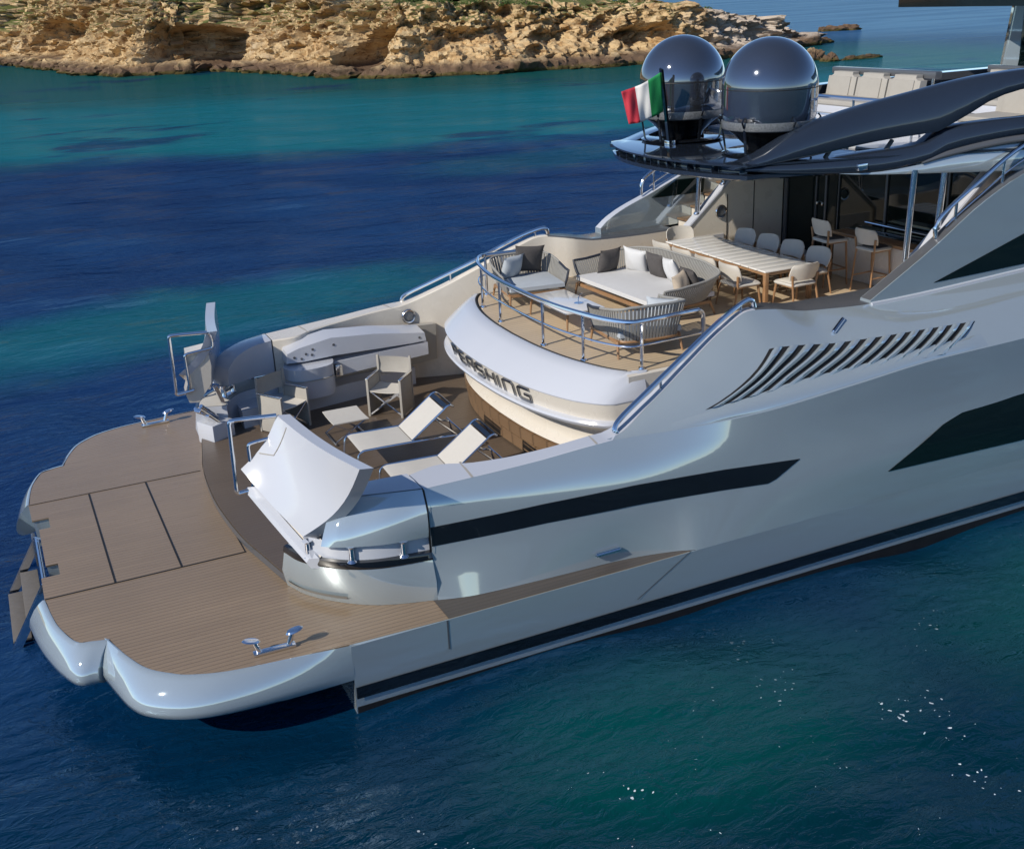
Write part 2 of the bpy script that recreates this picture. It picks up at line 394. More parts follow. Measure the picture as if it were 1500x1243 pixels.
def rim(tp, op, s, name):
    mb = MB(); A = smooth([(x, y, 0) for x, y in tp], 5); B = smooth([(x, y, 0) for x, y in op], 5); rows = []
    for a, b in zip(A, B):
        d = b - a
        prof = [(0.0, ZP+0.004), (0.10, ZP+0.006), (0.30, ZP-0.03), (0.62, ZP-0.11), (0.90, ZP-0.22), (1.0, ZP-0.31), (0.95, ZP-0.38), (0.72, ZP-0.425), (0.2, ZP-0.43), (-0.25, ZP-0.40)]
        rows.append([(a.x+d.x*f, s*(a.y+d.y*f), z) for f, z in prof])
    mb.loft(rows, cap=True); return obj(name, mb, M['silver'], plat, 50)
for s in SD:
    q = -s
    t_in = [(-0.264, -1.541), (-0.215, -2.0), (-0.152, -2.348), (-0.016, -2.733), (0.14, -2.81), (0.326, -2.866)]
    o_in = [(-0.49, -1.50), (-0.44, -1.9), (-0.372, -2.252), (-0.252, -2.686), (-0.096, -3.027), (0.12, -3.08)]
    t_out = [(0.30, -2.84), (0.38, -3.1), (0.453, -3.328), (0.604, -3.673), (0.828, -3.916), (1.004, -4.039), (1.312, -4.155), (1.672, -4.215), (2.108, -4.265), (2.66, -4.335)]
    o_out = [(0.085, -2.66), (0.19, -3.086), (0.265, -3.42), (0.35, -3.743), (0.479, -3.981), (0.736, -4.19), (1.036, -4.315), (1.45, -4.375), (2.0, -4.385), (2.66, -4.352)]
    rim(t_in, o_in, q, 'fender_rim'); rim(t_out, o_out, q, 'fender_rim')
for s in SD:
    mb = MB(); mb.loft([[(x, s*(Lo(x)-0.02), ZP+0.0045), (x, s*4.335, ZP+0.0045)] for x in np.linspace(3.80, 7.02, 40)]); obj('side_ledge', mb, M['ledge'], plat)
# seams of the lifting centre section
mb = MB(); zs = ZP + 0.003
def seam(a, b, wd=0.022):
    a = Vector(a + (zs,)); b = Vector(b + (zs,)); mb.bar(a, b, wd, 0.005)
seam((-0.26, -1.53), (2.16, -1.52)); seam((0.551, 1.50), (0.551, -1.51)); seam((1.352, 1.50), (1.352, -1.51)); seam((2.15, 0.8), (2.15, -1.51), 0.012); seam((-0.26, 1.53), (2.16, 1.52), .012)
obj('hatch_seam', mb, M['dark'], plat)
def cleat(x, y, rz):
    mb = MB(); T = Matrix.Translation((x, y, ZP)) @ Matrix.Rotation(rz, 4, 'Z')
    mb.box((0, 0, 0.022), (0.46, 0.085, 0.04), bev=0.012, M=T)
    for e in (-1, 1):
        mb.loft([[(e*0.16 + e*t*0.05 + (0.036-0.010*t)*math.cos(a), (0.030-0.006*t)*math.sin(a), 0.03+t*0.15) for a in np.linspace(0, 2*PI, 12, endpoint=False)] for t in np.linspace(0, 1, 5)], cu=True, cap=True, M=T)
        mb.lathe([(0.0, -0.03), (0.05, -0.025), (0.075, 0.0), (0.06, 0.025), (0.0, 0.03)], (0, 0, 0), 14, M=T @ Matrix.Translation((e*0.235, 0, 0.185)) @ Matrix.Rotation(e*-0.22, 4, 'Y') @ Matrix.Diagonal((1.35, 0.8, 0.7, 1)))
    return obj('mooring_cleat', mb, M['chrome'], yacht)
cleat(1.90, -4.02, -0.02); cleat(1.88, 3.98, 0.06)
# bathing ladder folded down at the stern
mb = MB(); mb.tube([(-0.24, -0.98, 0.74), (-0.24, 0.50, 0.74)], 0.03, 8); lad = obj('bathing_ladder', mb, M['chrome'], yacht)
for y in (0.50, -0.98):
    mb = MB(); mb.bar((-0.22, y, 0.78), (-0.78, y, -0.12), 0.04, 0.11, 0.01); obj('stringer', mb, M['chrome'], lad)
for x, z in ((-0.42, 0.34), (-0.62, 0.07)):
    mb = MB(); mb.box((x, -0.24, z), (0.22, 1.36, 0.035), bev=0.008); obj('step', mb, M['weathered'], lad)
for a in ((-0.28, 0.72, 0.52), (-0.2, -0.75, 0.5)):
    mb = MB(); mb.box(a, (0.05, 0.30, 0.38), bev=0.01); obj('hinge_plate', mb, M['grey'], lad)

# ---- cockpit floor (beach club)
edge = [(2.46, -2.75), (2.413, -2.618), (2.28, -1.9), (2.19, -1.40), (2.13, -0.75), (2.10, 0.0), (2.13, 0.75), (2.19, 1.40), (2.28, 1.9), (2.413, 2.618), (2.46, 2.75)]
E = [(p.x, p.y) for p in smooth([(x, y, 0) for x, y in edge], 4)]
fl = E + [(2.9, 3.2), (3.8, 3.5), (7.3, 3.5), (7.3, -3.5), (3.8, -3.5), (2.9, -3.2)]
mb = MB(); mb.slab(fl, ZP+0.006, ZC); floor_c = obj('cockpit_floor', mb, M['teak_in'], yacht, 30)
mb = MB(); mb.loft([[(x-0.006, y, ZP+0.004), (x-0.008, y, ZC-0.012)] for x, y in E]); obj('threshold_trim', mb, M['grey'], floor_c)

# ---- bulwarks: cap and inner wall from the quarter to the wing rail
for s in SD:
    mb = MB(); rows = []
    for x in np.linspace(3.85, 8.85, 60):
        zt = Cz(x)+0.004 if x < 6.25 else Tz(x)+0.004
        oo = (Co(x) if x < 6.25 else To(x)) - 0.003; ii = min(Ci(x), oo-0.10)
        zb = ZC if x < 8.0 else ZC
        rows.append([(x, s*(oo), zt-0.012), (x, s*(oo-0.012), zt), (x, s*(ii+0.02), zt), (x, s*ii, zt-0.02), (x, s*(ii-0.03), zb)])
    mb.loft(rows); bw = obj('bulwark', mb, M['cream'] if s > 0 else M['white'], yacht, 40)
    # joints across the cap
    for xq in (4.42, 6.0):
        mb = MB(); mb.loft([[(xq, s*(Co(xq)-0.01), Cz(xq)+0.007), (xq+0.03, s*(Co(xq)-0.01), Cz(xq)+0.007)], [(xq+.05, s*(Ci(xq)+0.01), Cz(xq)+0.007), (xq+0.08, s*(Ci(xq)+0.01), Cz(xq)+0.007)]]); obj('cap_joint', mb, M['greyfab'], bw)
    # mid-deck bulwark with the graphite top
    mb = MB(); rows = []
    for x in np.linspace(8.85, 11.3, 30):
        rows.append([(x, s*(To(x)-0.004), Tz(x)-0.01), (x, s*(To(x)-0.03), Tz(x)+0.006), (x, s*(Ci(x)+0.03), Tz(x)+0.006), (x, s*Ci(x), Tz(x)-0.02)])
    mb.loft(rows); cap = obj('bulwark_cap', mb, M['grey'], yacht, 40)
    mb = MB(); mb.loft([[(x, s*Ci(x), Tz(x)-0.02), (x, s*(Ci(x)-0.01), ZU)] for x in np.linspace(8.6, 11.5, 24)]); obj('inner_wall', mb, M['cream'], cap)
    # low quarter coaming carrying the fairleads
    cb = smooth([(2.40, 2.66, 0), (2.55, 3.02, 0), (2.85, 3.385, 0), (3.245, 3.682, 0), (3.85, 3.893, 0)], 6)
    ct = smooth([(2.40, 2.76, 0), (2.52, 3.13, 0), (2.85, 3.50, 0), (3.25, 3.71, 0), (3.85, 3.80, 0)], 6)
    ci = smooth([(2.86, 2.60, 0), (2.95, 2.80, 0), (3.10, 3.02, 0), (3.35, 3.18, 0), (3.85, 3.24, 0)], 6)
    mb = MB(); rows = []
    for a, b, c in zip(cb, ct, ci):
        m1 = a.lerp(b, .5) + (a-c).normalized()*0.05
        rows.append([(a.x, s*a.y, ZP+0.003), (m1.x, s*m1.y, 1.10), (b.x, s*b.y, 1.40), (b.x*.9+c.x*.1, s*(b.y*.9+c.y*.1), 1.43), (c.x, s*c.y, 1.42), (c.x, s*c.y, ZC-0.05)])
    mb.loft(rows, cap=True); qc = obj('quarter_coaming', mb, M['hull'] if s < 0 else M['white'], yacht, 35)
    mb = MB(); rows = []
    for a, b, c in zip(cb, ct, ci):
        d = (b-c).normalized(); p0 = a.lerp(b, .88) + d*0.016; p1 = b + d*0.006
        rows.append([(p0.x, s*p0.y, 1.345), (p0.x+d.x*.006, s*(p0.y+d.y*.006), 1.37), (p1.x, s*p1.y, 1.432), (p1.x-d.x*.05, s*(p1.y-d.y*.05), 1.437)])
    mb.loft(rows); obj('rub_strip', mb, M['black'], qc)
    mb = MB(); mb.loft([[(b.x*.88+c.x*.12, s*(b.y*.88+c.y*.12), 1.436), (c.x*.97+b.x*.03, s*(c.y*.97+b.y*.03), 1.428)] for b, c in zip(ct, ci)]); obj('coaming_deck', mb, M['mesh_white'], qc)
    if s < 0:
        mb = MB(); mb.loft([[(b.x*.90+c.x*.10, s*(b.y*.90+c.y*.10), 1.437), (b.x*.89+c.x*.11, s*(b.y*.89+c.y*.11), 1.66)] for b, c in list(zip(ct, ci))[7:]]); obj('slot_bright_sheet', mb, M['white'], qc)  # added white sheet standing in for the bright interior seen through the slot
    # small recessed vent low on the coaming
    mb = MB(); rows = []
    for a, b, c in list(zip(cb, ct, ci))[1:14]:
        d = (a-c).normalized(); p = a.lerp(b, .12) + d*0.022; p2 = a.lerp(b, .35) + d*0.05
        rows.append([(p.x, s*p.y, 0.925), (p2.x, s*p2.y, 0.985)])
    mb.loft(rows); obj('step_vent', mb, M['greyfab'], qc)
    for f in (7, 14, 21):
        p = ct[f].lerp(ci[f], .045); mb = MB(); mb.lathe([(0.0, 0.0), (0.06, 0.0), (0.032, 0.03), (0.03, 0.17), (0.06, 0.2), (0, 0.2)], (p.x, s*p.y, 1.43), 12); obj('fairlead_post', mb, M['chrome'], qc)
    # bollard pair on the coaming
    mb = MB()
    for f in (9, 14):
        p = ct[f].lerp(ci[f], .72); mb.lathe([(0, 0), (0.06, 0), (0.045, 0.03), (0.04, 0.16), (0.075, 0.18), (0.075, 0.21), (0, 0.215)], (p.x, s*p.y, 1.42), 14)
    p = ct[9].lerp(ci[9], .72); q = ct[14].lerp(ci[14], .72); mb.tube([(p.x, s*p.y, 1.52), (q.x, s*q.y, 1.52)], 0.028, 8); mb.bar((p.x, s*p.y, 1.43), (q.x, s*q.y, 1.43), .12, .02)
    if s > 0: obj('bollard', mb, M['chrome'], qc)
    # upper quarter wing above the fairlead slot
    st = [[(2.68, 3.40, 1.63), (2.82, 3.30, 1.92), (3.02, 2.92, 1.90), (3.0, 2.95, 1.63)],
          [(2.80, 3.50, 1.63), (2.97, 3.30, 2.05), (3.14, 2.95, 2.04), (3.12, 3.0, 1.63)],
          [(2.98, 3.60, 1.63), (3.13, 3.38, 2.12), (3.28, 3.02, 2.11), (3.24, 3.05, 1.63)],
          [(3.35, 3.735, 1.63), (3.42, 3.55, 2.165), (3.52, 3.14, 2.16), (3.5, 3.16, 1.63)],
          [(3.83, 3.800, 1.63), (3.83, 3.705, 2.185), (3.83, 3.215, 2.185), (3.83, 3.215, 1.63)]]
    cols = [smooth([r[k] for r in st], 6) for k in range(4)]
    mb = MB(); rows = []
    for i in range(len(cols[0])):
        ob, ot, it, ib = (c[i] for c in cols); r = []
        nrm = (ob-ib); nrm.z = 0; nrm.normalize()
        for t in (0, .15, .35, .55, .75, .92, 1.0):
            p = ob.lerp(ot, t) + nrm*(0.02+0.045*min(1, i/7))*math.sin(PI*t); r.append(p)
        r += [ot.lerp(it, .08) + Vector((0, 0, .012)), ot.lerp(it, .92) + Vector((0, 0, .008)), it, ib]
        rows.append([(p.x, s*p.y, p.z) for p in r])
    mb.loft(rows, cu=True, cap=True); qw = obj('quarter_wing', mb, M['hull'] if s < 0 else M['white'], yacht, 35)
    if s < 0:
        mb = MB(); ot = cols[1]; it = cols[2]
        mb.loft([[(a.x, s*a.y, a.z+.014), (a.x*.45+b.x*.55, s*(a.y*.45+b.y*.55), (a.z+b.z)/2+.02), (b.x, s*b.y, b.z+.012)] for a, b in zip(ot, it)]); obj('wing_cap', mb, M['white'], qw)
    mb = MB(); mb.loft([[(3.832, s*side_o(3.85, z)*1.006, z), (3.85, s*side_o(3.85, z)*1.006, z)] for z in (1.44, 1.6, 1.8, 2.0, 2.185)]); obj('joint_line', mb, M['dark'], qw)

# ---- stern gates (raised fin-shaped doors) with their handrails
def gate(s):
    f = lambda p: Vector((p[0], s*p[1], p[2]))
    BL, TL, BR, TR = Vector((2.14, 2.10, 2.22)), Vector((2.65, 2.09, 2.80)), Vector((2.57, 3.05, 1.63)), Vector((3.02, 4.09, 2.755))
    nrm = (TR-TL).cross(TL-BL); nrm.normalize()
    if nrm.x > 0: nrm = -nrm
    mb = MB(); rows = []
    for i in range(15):
        u = i/14; a = BL.lerp(BR, u) + Vector((0, 0, -0.035*math.sin(PI*u))); b = TL.lerp(TR, u) + Vector((-0.03*math.sin(PI*u), 0, -0.03*math.sin(PI*u))); fr_ = []; bk_ = []
        for k in range(11):
            t = k/10; sag = 0.13*math.sin(PI*t)*(0.5+0.5*u); q = a.lerp(b, t) - nrm*sag; fr_.append(q); bk_.append(q + Vector((0.15, 0.02, -0.05 + 0.04*t)))
        rows.append([f(p) for p in fr_ + bk_[::-1]])
    mb.loft(rows, cu=True, cap=True); g = obj('stern_gate', mb, M['white'], yacht, 40)
    if s < 0:
        def gp(u, t):
            a = BL.lerp(BR, u) + Vector((0, 0, -0.035*math.sin(PI*u))); b = TL.lerp(TR, u) + Vector((-0.03*math.sin(PI*u), 0, -0.03*math.sin(PI*u)))
            return f(a.lerp(b, t) - nrm*(0.13*math.sin(PI*t)*(0.5+0.5*u) - 0.004))
        path = [gp(.16, 1 - .5*k/10) for k in range(1, 11)] + [gp(.16 - .16*k/6, .5 - .16*k/6) for k in range(1, 6)]
        mb = MB(); mb.tube(path, .007, 5); obj('gate_seam', mb, M['greyfab'], g)
    # lower lip of the door
    A = [Vector((2.19, 2.08, 1.93)).lerp(Vector((2.56, 3.27, 1.41)), t) + Vector((0.02*math.sin(PI*t), 0, -0.05*math.sin(PI*t))) for t in np.linspace(0, 1.0, 12)]
    if s < 0:
        mb = MB(); mb.loft([[f(p + Vector(d)) for d in ((-0.03, -0.03, -0.02), (0.0, 0.0, 0.035), (0.10, 0.06, 0.045), (0.11, 0.05, -0.10), (0.01, -0.01, -0.09))] for p in A], cu=True, cap=True)
        obj('gate_lip', mb, M['white'], g, 40)
        mb = MB()
        mb.loft([[f(p + Vector((0.10, 0.05, 0.02))), f(p.lerp(BL.lerp(BR, q), .55) + Vector((0.24, 0.05, -0.02))), f(BL.lerp(BR, q) + Vector((0.20, 0.03, -0.10 - 0.03*math.sin(PI*q))))] for p, q in zip(A, np.linspace(0, 1, 12))]); obj('gate_recess', mb, M['cream'], g)
    if s < 0:
        mb = MB(); mb.prism([f(p) for p in ((2.565, 3.04, 1.645), (2.72, 3.07, 1.60), (2.68, 3.33, 1.40), (2.58, 3.28, 1.46))], [f(p) for p in ((2.60, 2.97, 1.66), (2.76, 3.0, 1.60), (2.72, 3.26, 1.40), (2.62, 3.20, 1.47))]); obj('gate_flank', mb, M['white'], g, 40)
    # inner body plate towards the passage (the port door stands further open and shows it)
    mb = MB(); pl = [(2.29, 2.50), (2.62, 2.53), (2.64, 2.26), (2.60, 1.98), (2.38, 1.72), (2.24, 1.74), (2.20, 1.88), (2.26, 2.04)]
    mb.prism([(x, s*2.12, z) for x, z in pl], [(x+.04, s*2.5, z) for x, z in pl]); 
    if s > 0: obj('gate_body', mb, M['cream'], g, 40)
    mb = MB(); y = s*2.09
    loop = smooth([(2.64, y, 2.80), (2.15, y, 2.835), (2.085, y, 2.81), (2.08, y, 2.74)], 3)[:-1] + [Vector((2.06, y, 2.0))] + smooth([(2.058, y, 1.95), (2.07, y, 1.925), (2.11, y, 1.915), (2.33, y, 1.94)], 3)
    mb.tube(loop, 0.026, 10)
    loop2 = smooth([(2.66, y, 2.79), (2.69, y, 2.72), (2.69, y, 2.58), (2.64, y, 2.545), (2.33, y, 2.52), (2.27, y, 2.49), (2.265, y, 2.40)], 3) + [Vector((2.27, y, 2.02)), Vector((2.25, y, 1.94))]
    mb.tube(loop2, 0.02, 8)
    obj('gate_rail', mb, M['chrome'], g)
    mb = MB(); mb.bar(f((2.74, 2.72, 1.75)), f((2.84, 2.74, 1.42)), 0.09, 0.06, 0.012); obj('gate_hinge', mb, M['chrome'], g)
for s in SD: gate(s)
# chrome mooring gear by the port gate
mb = MB(); T = Matrix.Translation((2.56, 2.55, 1.30)) @ Matrix.Rotation(0.5, 4, 'Z') @ Matrix.Rotation(0.75, 4, 'Y')
mb.box((0, 0, 0), (0.55, 0.14, 0.07), bev=0.01, M=T); mb.box((0.02, 0.13, 0.03), (0.5, 0.05, 0.05), bev=0.01, M=T); mb.box((0.06, -0.16, -0.02), (0.5, 0.08, 0.04), bev=0.01, M=T)
mb.tube([T @ Vector((-0.25, 0.0, 0.08)), T @ Vector((0.25, 0.02, 0.08))], 0.035, 10)
obj('mooring_winch', mb, M['chrome'], yacht)
mb = MB(); mb.box((2.64, 2.55, 1.06), (0.42, 0.42, 0.36), 0.45, 0.03); obj('winch_block', mb, M['white'], yacht)

# ---- bench and folding gangway along the port side
mb = MB()
fb = [(3.1, 2.62), (4.22, 2.88), (5.35, 3.08), (6.3, 3.22)]
mb.prism([(x, y, 1.27) for x, y in fb] + [(6.3, 3.5, 1.27), (3.1, 3.3, 1.27)], [(x, y, ZC-.01) for x, y in fb] + [(6.3, 3.5, ZC-.01), (3.1, 3.3, ZC-.01)])
obj('side_bench', mb, M['white'], yacht, 30)
gw = MB()
ua = [(3.96, 1.85), (3.99, 2.01), (4.19, 2.075), (4.74, 2.165), (5.49, 2.11), (6.40, 1.98), (6.42, 1.84), (6.156, 1.83), (4.80, 1.855), (4.27, 1.835)]
gw.prism([(x, 2.87, z) for x, z in ua], [(x, 3.26, z+.05*(z > 1.95)) for x, z in ua])
crane = obj('folding_gangway', gw, M['white'], yacht, 30)
la = [(4.76, 1.735), (6.16, 1.80), (6.45, 1.80), (6.45, 1.585), (4.76, 1.485)]
mb = MB(); mb.prism([(x, 2.88, z) for x, z in la], [(x, 3.24, z+.03) for x, z in la]); obj('lower_arm', mb, M['white'], crane)
mb = MB(); pp = smooth([(4.0, 3.15, 0), (3.90, 2.85, 0), (4.02, 2.58, 0), (4.3, 2.52, 0), (4.62, 2.60, 0), (4.74, 2.85, 0), (4.74, 3.15, 0)], 4)
mb.prism([(p.x, p.y, 1.80) for p in pp], [(p.x+.02, p.y+.06, 1.27) for p in pp]); pv = obj('pivot_housing', mb, M['white'], crane, 30)
mb = MB(); mb.prism([(p.x-.008*0, p.y-.010, 1.602) for p in pp], [(p.x, p.y-.008, 1.59) for p in pp]); obj('housing_seam', mb, M['greyfab'], pv)
mb = MB()
for x, z in ((4.10, 1.93), (4.22, 1.89), (4.30, 1.96), (4.40, 1.93), (4.42, 2.02), (4.78, 2.04), (6.30, 1.91)):
    mb.lathe([(0, -.006), (0.022, -.006), (0.022, 0.006), (0, .006)], (0, 0, 0), 10, M=Matrix.Translation((x, 2.869, z)) @ Matrix.Rotation(PI/2, 4, 'X'))
obj('pivot_bolt', mb, M['grey'], crane)
mb = MB(); mb.box((4.80, 2.80, 1.62), (.12, .12, .20), bev=.02); obj('hydraulic_joint', mb, M['chrome'], crane)
# recess frame on the bulwark behind the gangway, and portholes
mb = MB(); mb.plate([(5.75, 2.02), (6.78, 1.98), (6.76, 1.34), (6.28, 1.30)], 3.30, 3.44); obj('gangway_recess', mb, M['greyfab'], yacht)
def porthole(c, n, r):
    q = Vector(n).to_track_quat('Z', 'Y').to_matrix().to_4x4(); T = Matrix.Translation(c) @ q
    mb = MB(); mb.lathe([(r*.72, 0.004), (r*.74, 0.03), (r*.9, 0.035), (r, 0.02), (r, -0.01)], (0, 0, 0), 28, M=T); o = obj('porthole', mb, M['chrome'], yacht)
    mb = MB(); mb.lathe([(0, 0.012), (r*.5, 0.014), (r*.74, 0.006)], (0, 0, 0), 24, M=T); obj('porthole_lens', mb, M['granite'], o)
for s in SD: porthole((6.36, s*3.515, 2.13), (0, -s, 0.05), 0.13)
# ---- garage lid with raised lettering, lip and teak strips
gY = pch([0, 0.6, 1.25, 2.12, 2.5, 2.62], [0, 0.02, 0.09, 0.33, 0.56, 0.70])
def ring(xc, z, ymax=2.66, xend=7.45):
    ys = list(np.linspace(0, 2.5, 22)); half = [(xc + gY(y), y) for y in ys]
    xe = xc + gY(2.5)
    half += [(xe + 0.10, ymax-0.06), (xe + 0.22, ymax), (max(xend, xe+0.3), ymax)]
    pts = [(x, -y, z) for x, y in reversed(half)] + [(x, y, z) for x, y in half[1:]]
    return pts
mb = MB()
mb.loft([ring(6.74, 2.615, 2.54), ring(6.66, 2.622, 2.55), ring(6.52, 2.55, 2.585), ring(6.34, 2.425, 2.63), ring(6.19, 2.31, 2.66), ring(6.155, 2.28, 2.665), ring(6.16, 2.265, 2.665)])
lid = obj('garage_lid', mb, M['white'], yacht, 40)
mb = MB()
mb.loft([ring(6.165, 2.266, 2.66), ring(6.195, 2.15, 2.66), ring(6.225, 2.03, 2.655)]); obj('name_panel', mb, M['cream'], lid, 40)
mb = MB()
mb.loft([ring(6.225, 2.031, 2.655), ring(6.145, 2.015, 2.68), ring(6.125, 1.985, 2.69), ring(6.15, 1.945, 2.68), ring(6.38, 1.90, 2.655)]); obj('lid_lip', mb, M['white'], lid, 40)
mb = MB()
mb.loft([ring(6.38, 1.901, 2.655), ring(6.50, 1.80, 2.655), ring(6.565, 1.65, 2.655), ring(6.54, 1.53, 2.655), ring(6.47, 1.42, 2.655), ring(6.50, 1.39, 2.65), ring(6.58, 1.38, 2.65), ring(6.60, 0.96, 2.65)]); obj('lid_cove', mb, M['cream'], lid, 50)
for z0, z1, x0 in ((1.215, 1.385, 6.455), (1.0, 1.185, 6.495)):
    mb = MB(); mb.loft([ring(x0+.07, z1, 2.66), ring(x0, z1-.004, 2.675), ring(x0+.012, z0, 2.675), ring(x0+.1, z0-.004, 2.66)]); obj('teak_strip', mb, M['strip'], lid, 40)
# raised chrome letters: strokes in letter space (u right 0..1, v up 0..1)
GL = {'P': [[(0, 0), (0, 1), (.85, 1), (1, .88), (1, .55), (.85, .42), (0.2, .42)]],
      'E': [[(1, 1), (.15, 1), (0, .85), (0, .15), (.15, 0), (1, 0)], [(.1, .5), (.9, .5)]],
      'R': [[(0, 0), (0, .85), (.15, 1), (1, 1), (1, .48), (.25, .48)], [(.55, .48), (1, .3), (1, 0)]],
      'S': [[(1, 1), (.15, 1), (0, .86), (0, .62), (.15, .5), (.85, .5), (1, .38), (1, .14), (.85, 0), (0, 0)]],
      'H': [[(0, 0), (0, 1)], [(1, 0), (1, 1)], [(0, .5), (1, .5)]],
      'I': [[(.0, 0), (.0, 1)]],
      'n': [[(0, 0), (0, .9), (.12, 1), (.85, 1), (1, .86), (1, 0)]],
      'G': [[(1, 1), (.15, 1), (0, .86), (0, .14), (.15, 0), (.85, 0), (1, .14), (1, .5), (.5, .5)]]}
def on_panel(yy, v, e):
    """arc position yy (port positive), v up 0..1 on the sloped name panel, e stand-off."""
    t = 0.90 - 0.80*v; xc = 6.165 + 0.06*t; z = 2.266 - 0.236*t
    x = xc + gY(abs(yy)); dx = (gY(abs(yy)+.02)-gY(max(abs(yy)-.02, 0)))/.04*(1 if yy > 0 else -1)
    n = Vector((-1, dx, -0.25)); n.normalize()
    return Vector((x, yy, z)) + n*e
let = MB(); y = 1.22
for ch, wd in (('P', .24), ('E', .24), ('R', .24), ('S', .25), ('H', .25), ('I', .03), ('n', .27), ('G', .27)):
    for st in GL[ch]:
        pts = []
        for a, b in zip(st[:-1], st[1:]):
            for k in range(4): pts.append((a[0]+(b[0]-a[0])*k/4, a[1]+(b[1]-a[1])*k/4))
        pts.append(st[-1]); hw = 0.0155; L = []; R_ = []
        for i, p in enumerate(pts):
            a = pts[max(i-1, 0)]; b = pts[min(i+1, len(pts)-1)]; tx = (b[0]-a[0])*wd; tv = (b[1]-a[1])*0.19; q = math.hypot(tx, tv)
            nx, nv = -tv/q, tx/q
            ext = 0
            L.append((p[0]*wd + nx*hw, p[1] + nv*hw/0.19)); R_.append((p[0]*wd - nx*hw, p[1] - nv*hw/0.19))
        rows = []
        for l, r in zip(L, R_):
            rows.append([on_panel(y-l[0], l[1], .003), on_panel(y-l[0], l[1], .03), on_panel(y-r[0], r[1], .03), on_panel(y-r[0], r[1], .003)])
        let.loft(rows, cu=True, cap=True)
    y -= wd + 0.125
obj('raised_lettering', let, simple('brushed dark steel', (0.24, 0.25, 0.27), 0.22, 0.95, 0.2), lid, 30)

# ---- upper aft deck
aft = [(6.78 + gY(abs(y)), y) for y in np.linspace(-2.45, 2.45, 41)]
right = [(7.5, -2.52), (8.5, -2.56), (8.9, -2.95), (9.3, -2.72), (10.7, -2.64), (11.5, -2.60), (13.72, -2.60)]
mb = MB(); mb.slab([aft[0]] + right + [(x, -y) for x, y in reversed(right)] + list(reversed(aft))[:-1], ZU-0.10, ZU); ud = obj('upper_deck', mb, M['teak_up'], yacht, 30)
mb = MB(); mb.tube([(x-0.035, y, ZU+0.012) for x, y in aft], 0.016, 6); obj('deck_gutter', mb, M['dark'], ud)
for s in SD:
    mb = MB(); mb.loft([[(x, s*2.60, ZC-.02), (x, s*2.60, ZU-0.02), (x, s*2.54, ZU-0.003)] for x in (7.2, 8.0, 9.2)])
    obj('deck_side', mb, M['cream'], ud)
for s in SD:
    sw = MB()
    for i in range(7): sw.box((7.25 + 0.27*i + 0.14, s*3.02, ZC + 0.115*(i+1)), (0.30, 0.80, 0.23*(i+1) - 0.0))
    stp = obj('side_steps', sw, M['cream'], yacht, 30)
    mb = MB()
    for i in range(7): mb.box((7.25 + 0.27*i + 0.14, s*3.02, ZC + 0.23*(i+1) + 0.012), (0.27, 0.66, 0.016))
    obj('tread', mb, M['strip'], stp)
# curved aft guard rail
def railpath(z, d=0.0):
    p = [(8.10, -2.42), (7.55, -2.45), (7.33, -2.42), (7.18, -2.20), (7.06, -1.85), (6.93, -1.2), (6.88, -0.6), (6.87, 0)]
    q = p + [(x, -y) for x, y in reversed(p[:-1])]
    return smooth([(x, y, z) for x, y in q], 5)
mb = MB(); mb.tube([Vector((8.50, -2.40, 2.62)), Vector((8.50, -2.40, 3.12))] + smooth([(8.49, -2.40, 3.20), (8.44, -2.405, 3.255), (8.35, -2.41, 3.265)], 3) + railpath(3.265) + smooth([(8.3, 2.41, 3.265), (8.44, 2.405, 3.255), (8.49, 2.40, 3.20)], 3) + [Vector((8.5, 2.4, 3.1)), Vector((8.5, 2.4, 2.62))], 0.033, 10)
ar = obj('guard_rail', mb, M['chrome'], yacht)
mb = MB(); mb.tube([Vector((8.49, -2.40, 2.93))] + railpath(2.93) + [Vector((8.49, 2.40, 2.93))], 0.014, 8); obj('lower_rail', mb, M['chrome'], ar)
for x, y in ((7.50, -2.44), (7.02, -1.70), (6.885, -0.75), (6.90, 0.75), (7.02, 1.70), (7.42, 2.43), (7.75, 2.44)):
    mb = MB(); mb.tube([(x, y, ZU), (x, y, 3.25)], 0.024, 8); mb.lathe([(0, 0), (.05, 0), (.045, .02), (.0, .02)], (x, y, ZU), 12); obj('stanchion', mb, M['chrome'], ar)
# sloping rails over the bulwark wings
for s in SD:
    mb = MB()
    pts = smooth([(6.36, s*3.735, 2.335), (6.33, s*3.72, 2.40), (6.44, s*3.67, 2.50), (6.9, s*3.52, 2.70), (7.6, s*3.30, 3.00), (8.3, s*3.11, 3.32), (8.72, s*3.00, 3.46), (8.86, s*2.98, 3.45), (8.90, s*2.98, 3.35)], 5)
    mb.tube(pts, 0.036, 10); wr = obj('wing_rail', mb, M['chrome'], yacht)
    for i in (17, 29):
        p = pts[i]; mb = MB(); mb.tube([p, (p.x, p.y - s*0.0, p.z-0.22)], 0.018, 8); obj('rail_bracket', mb, M['chrome'], wr)
    # small fairlead set in the shoulder
    o, z = hull_pt(9.75, 0.62)
    mb = MB(); o2, z2 = hull_pt(10.1, 0.78); mb.bar((9.72, s*(o+.0), z+.015), (10.02, s*(o2-.02), z2+.03), 0.05, 0.06, .015); obj('shoulder_cleat', mb, M['chrome'], yacht)

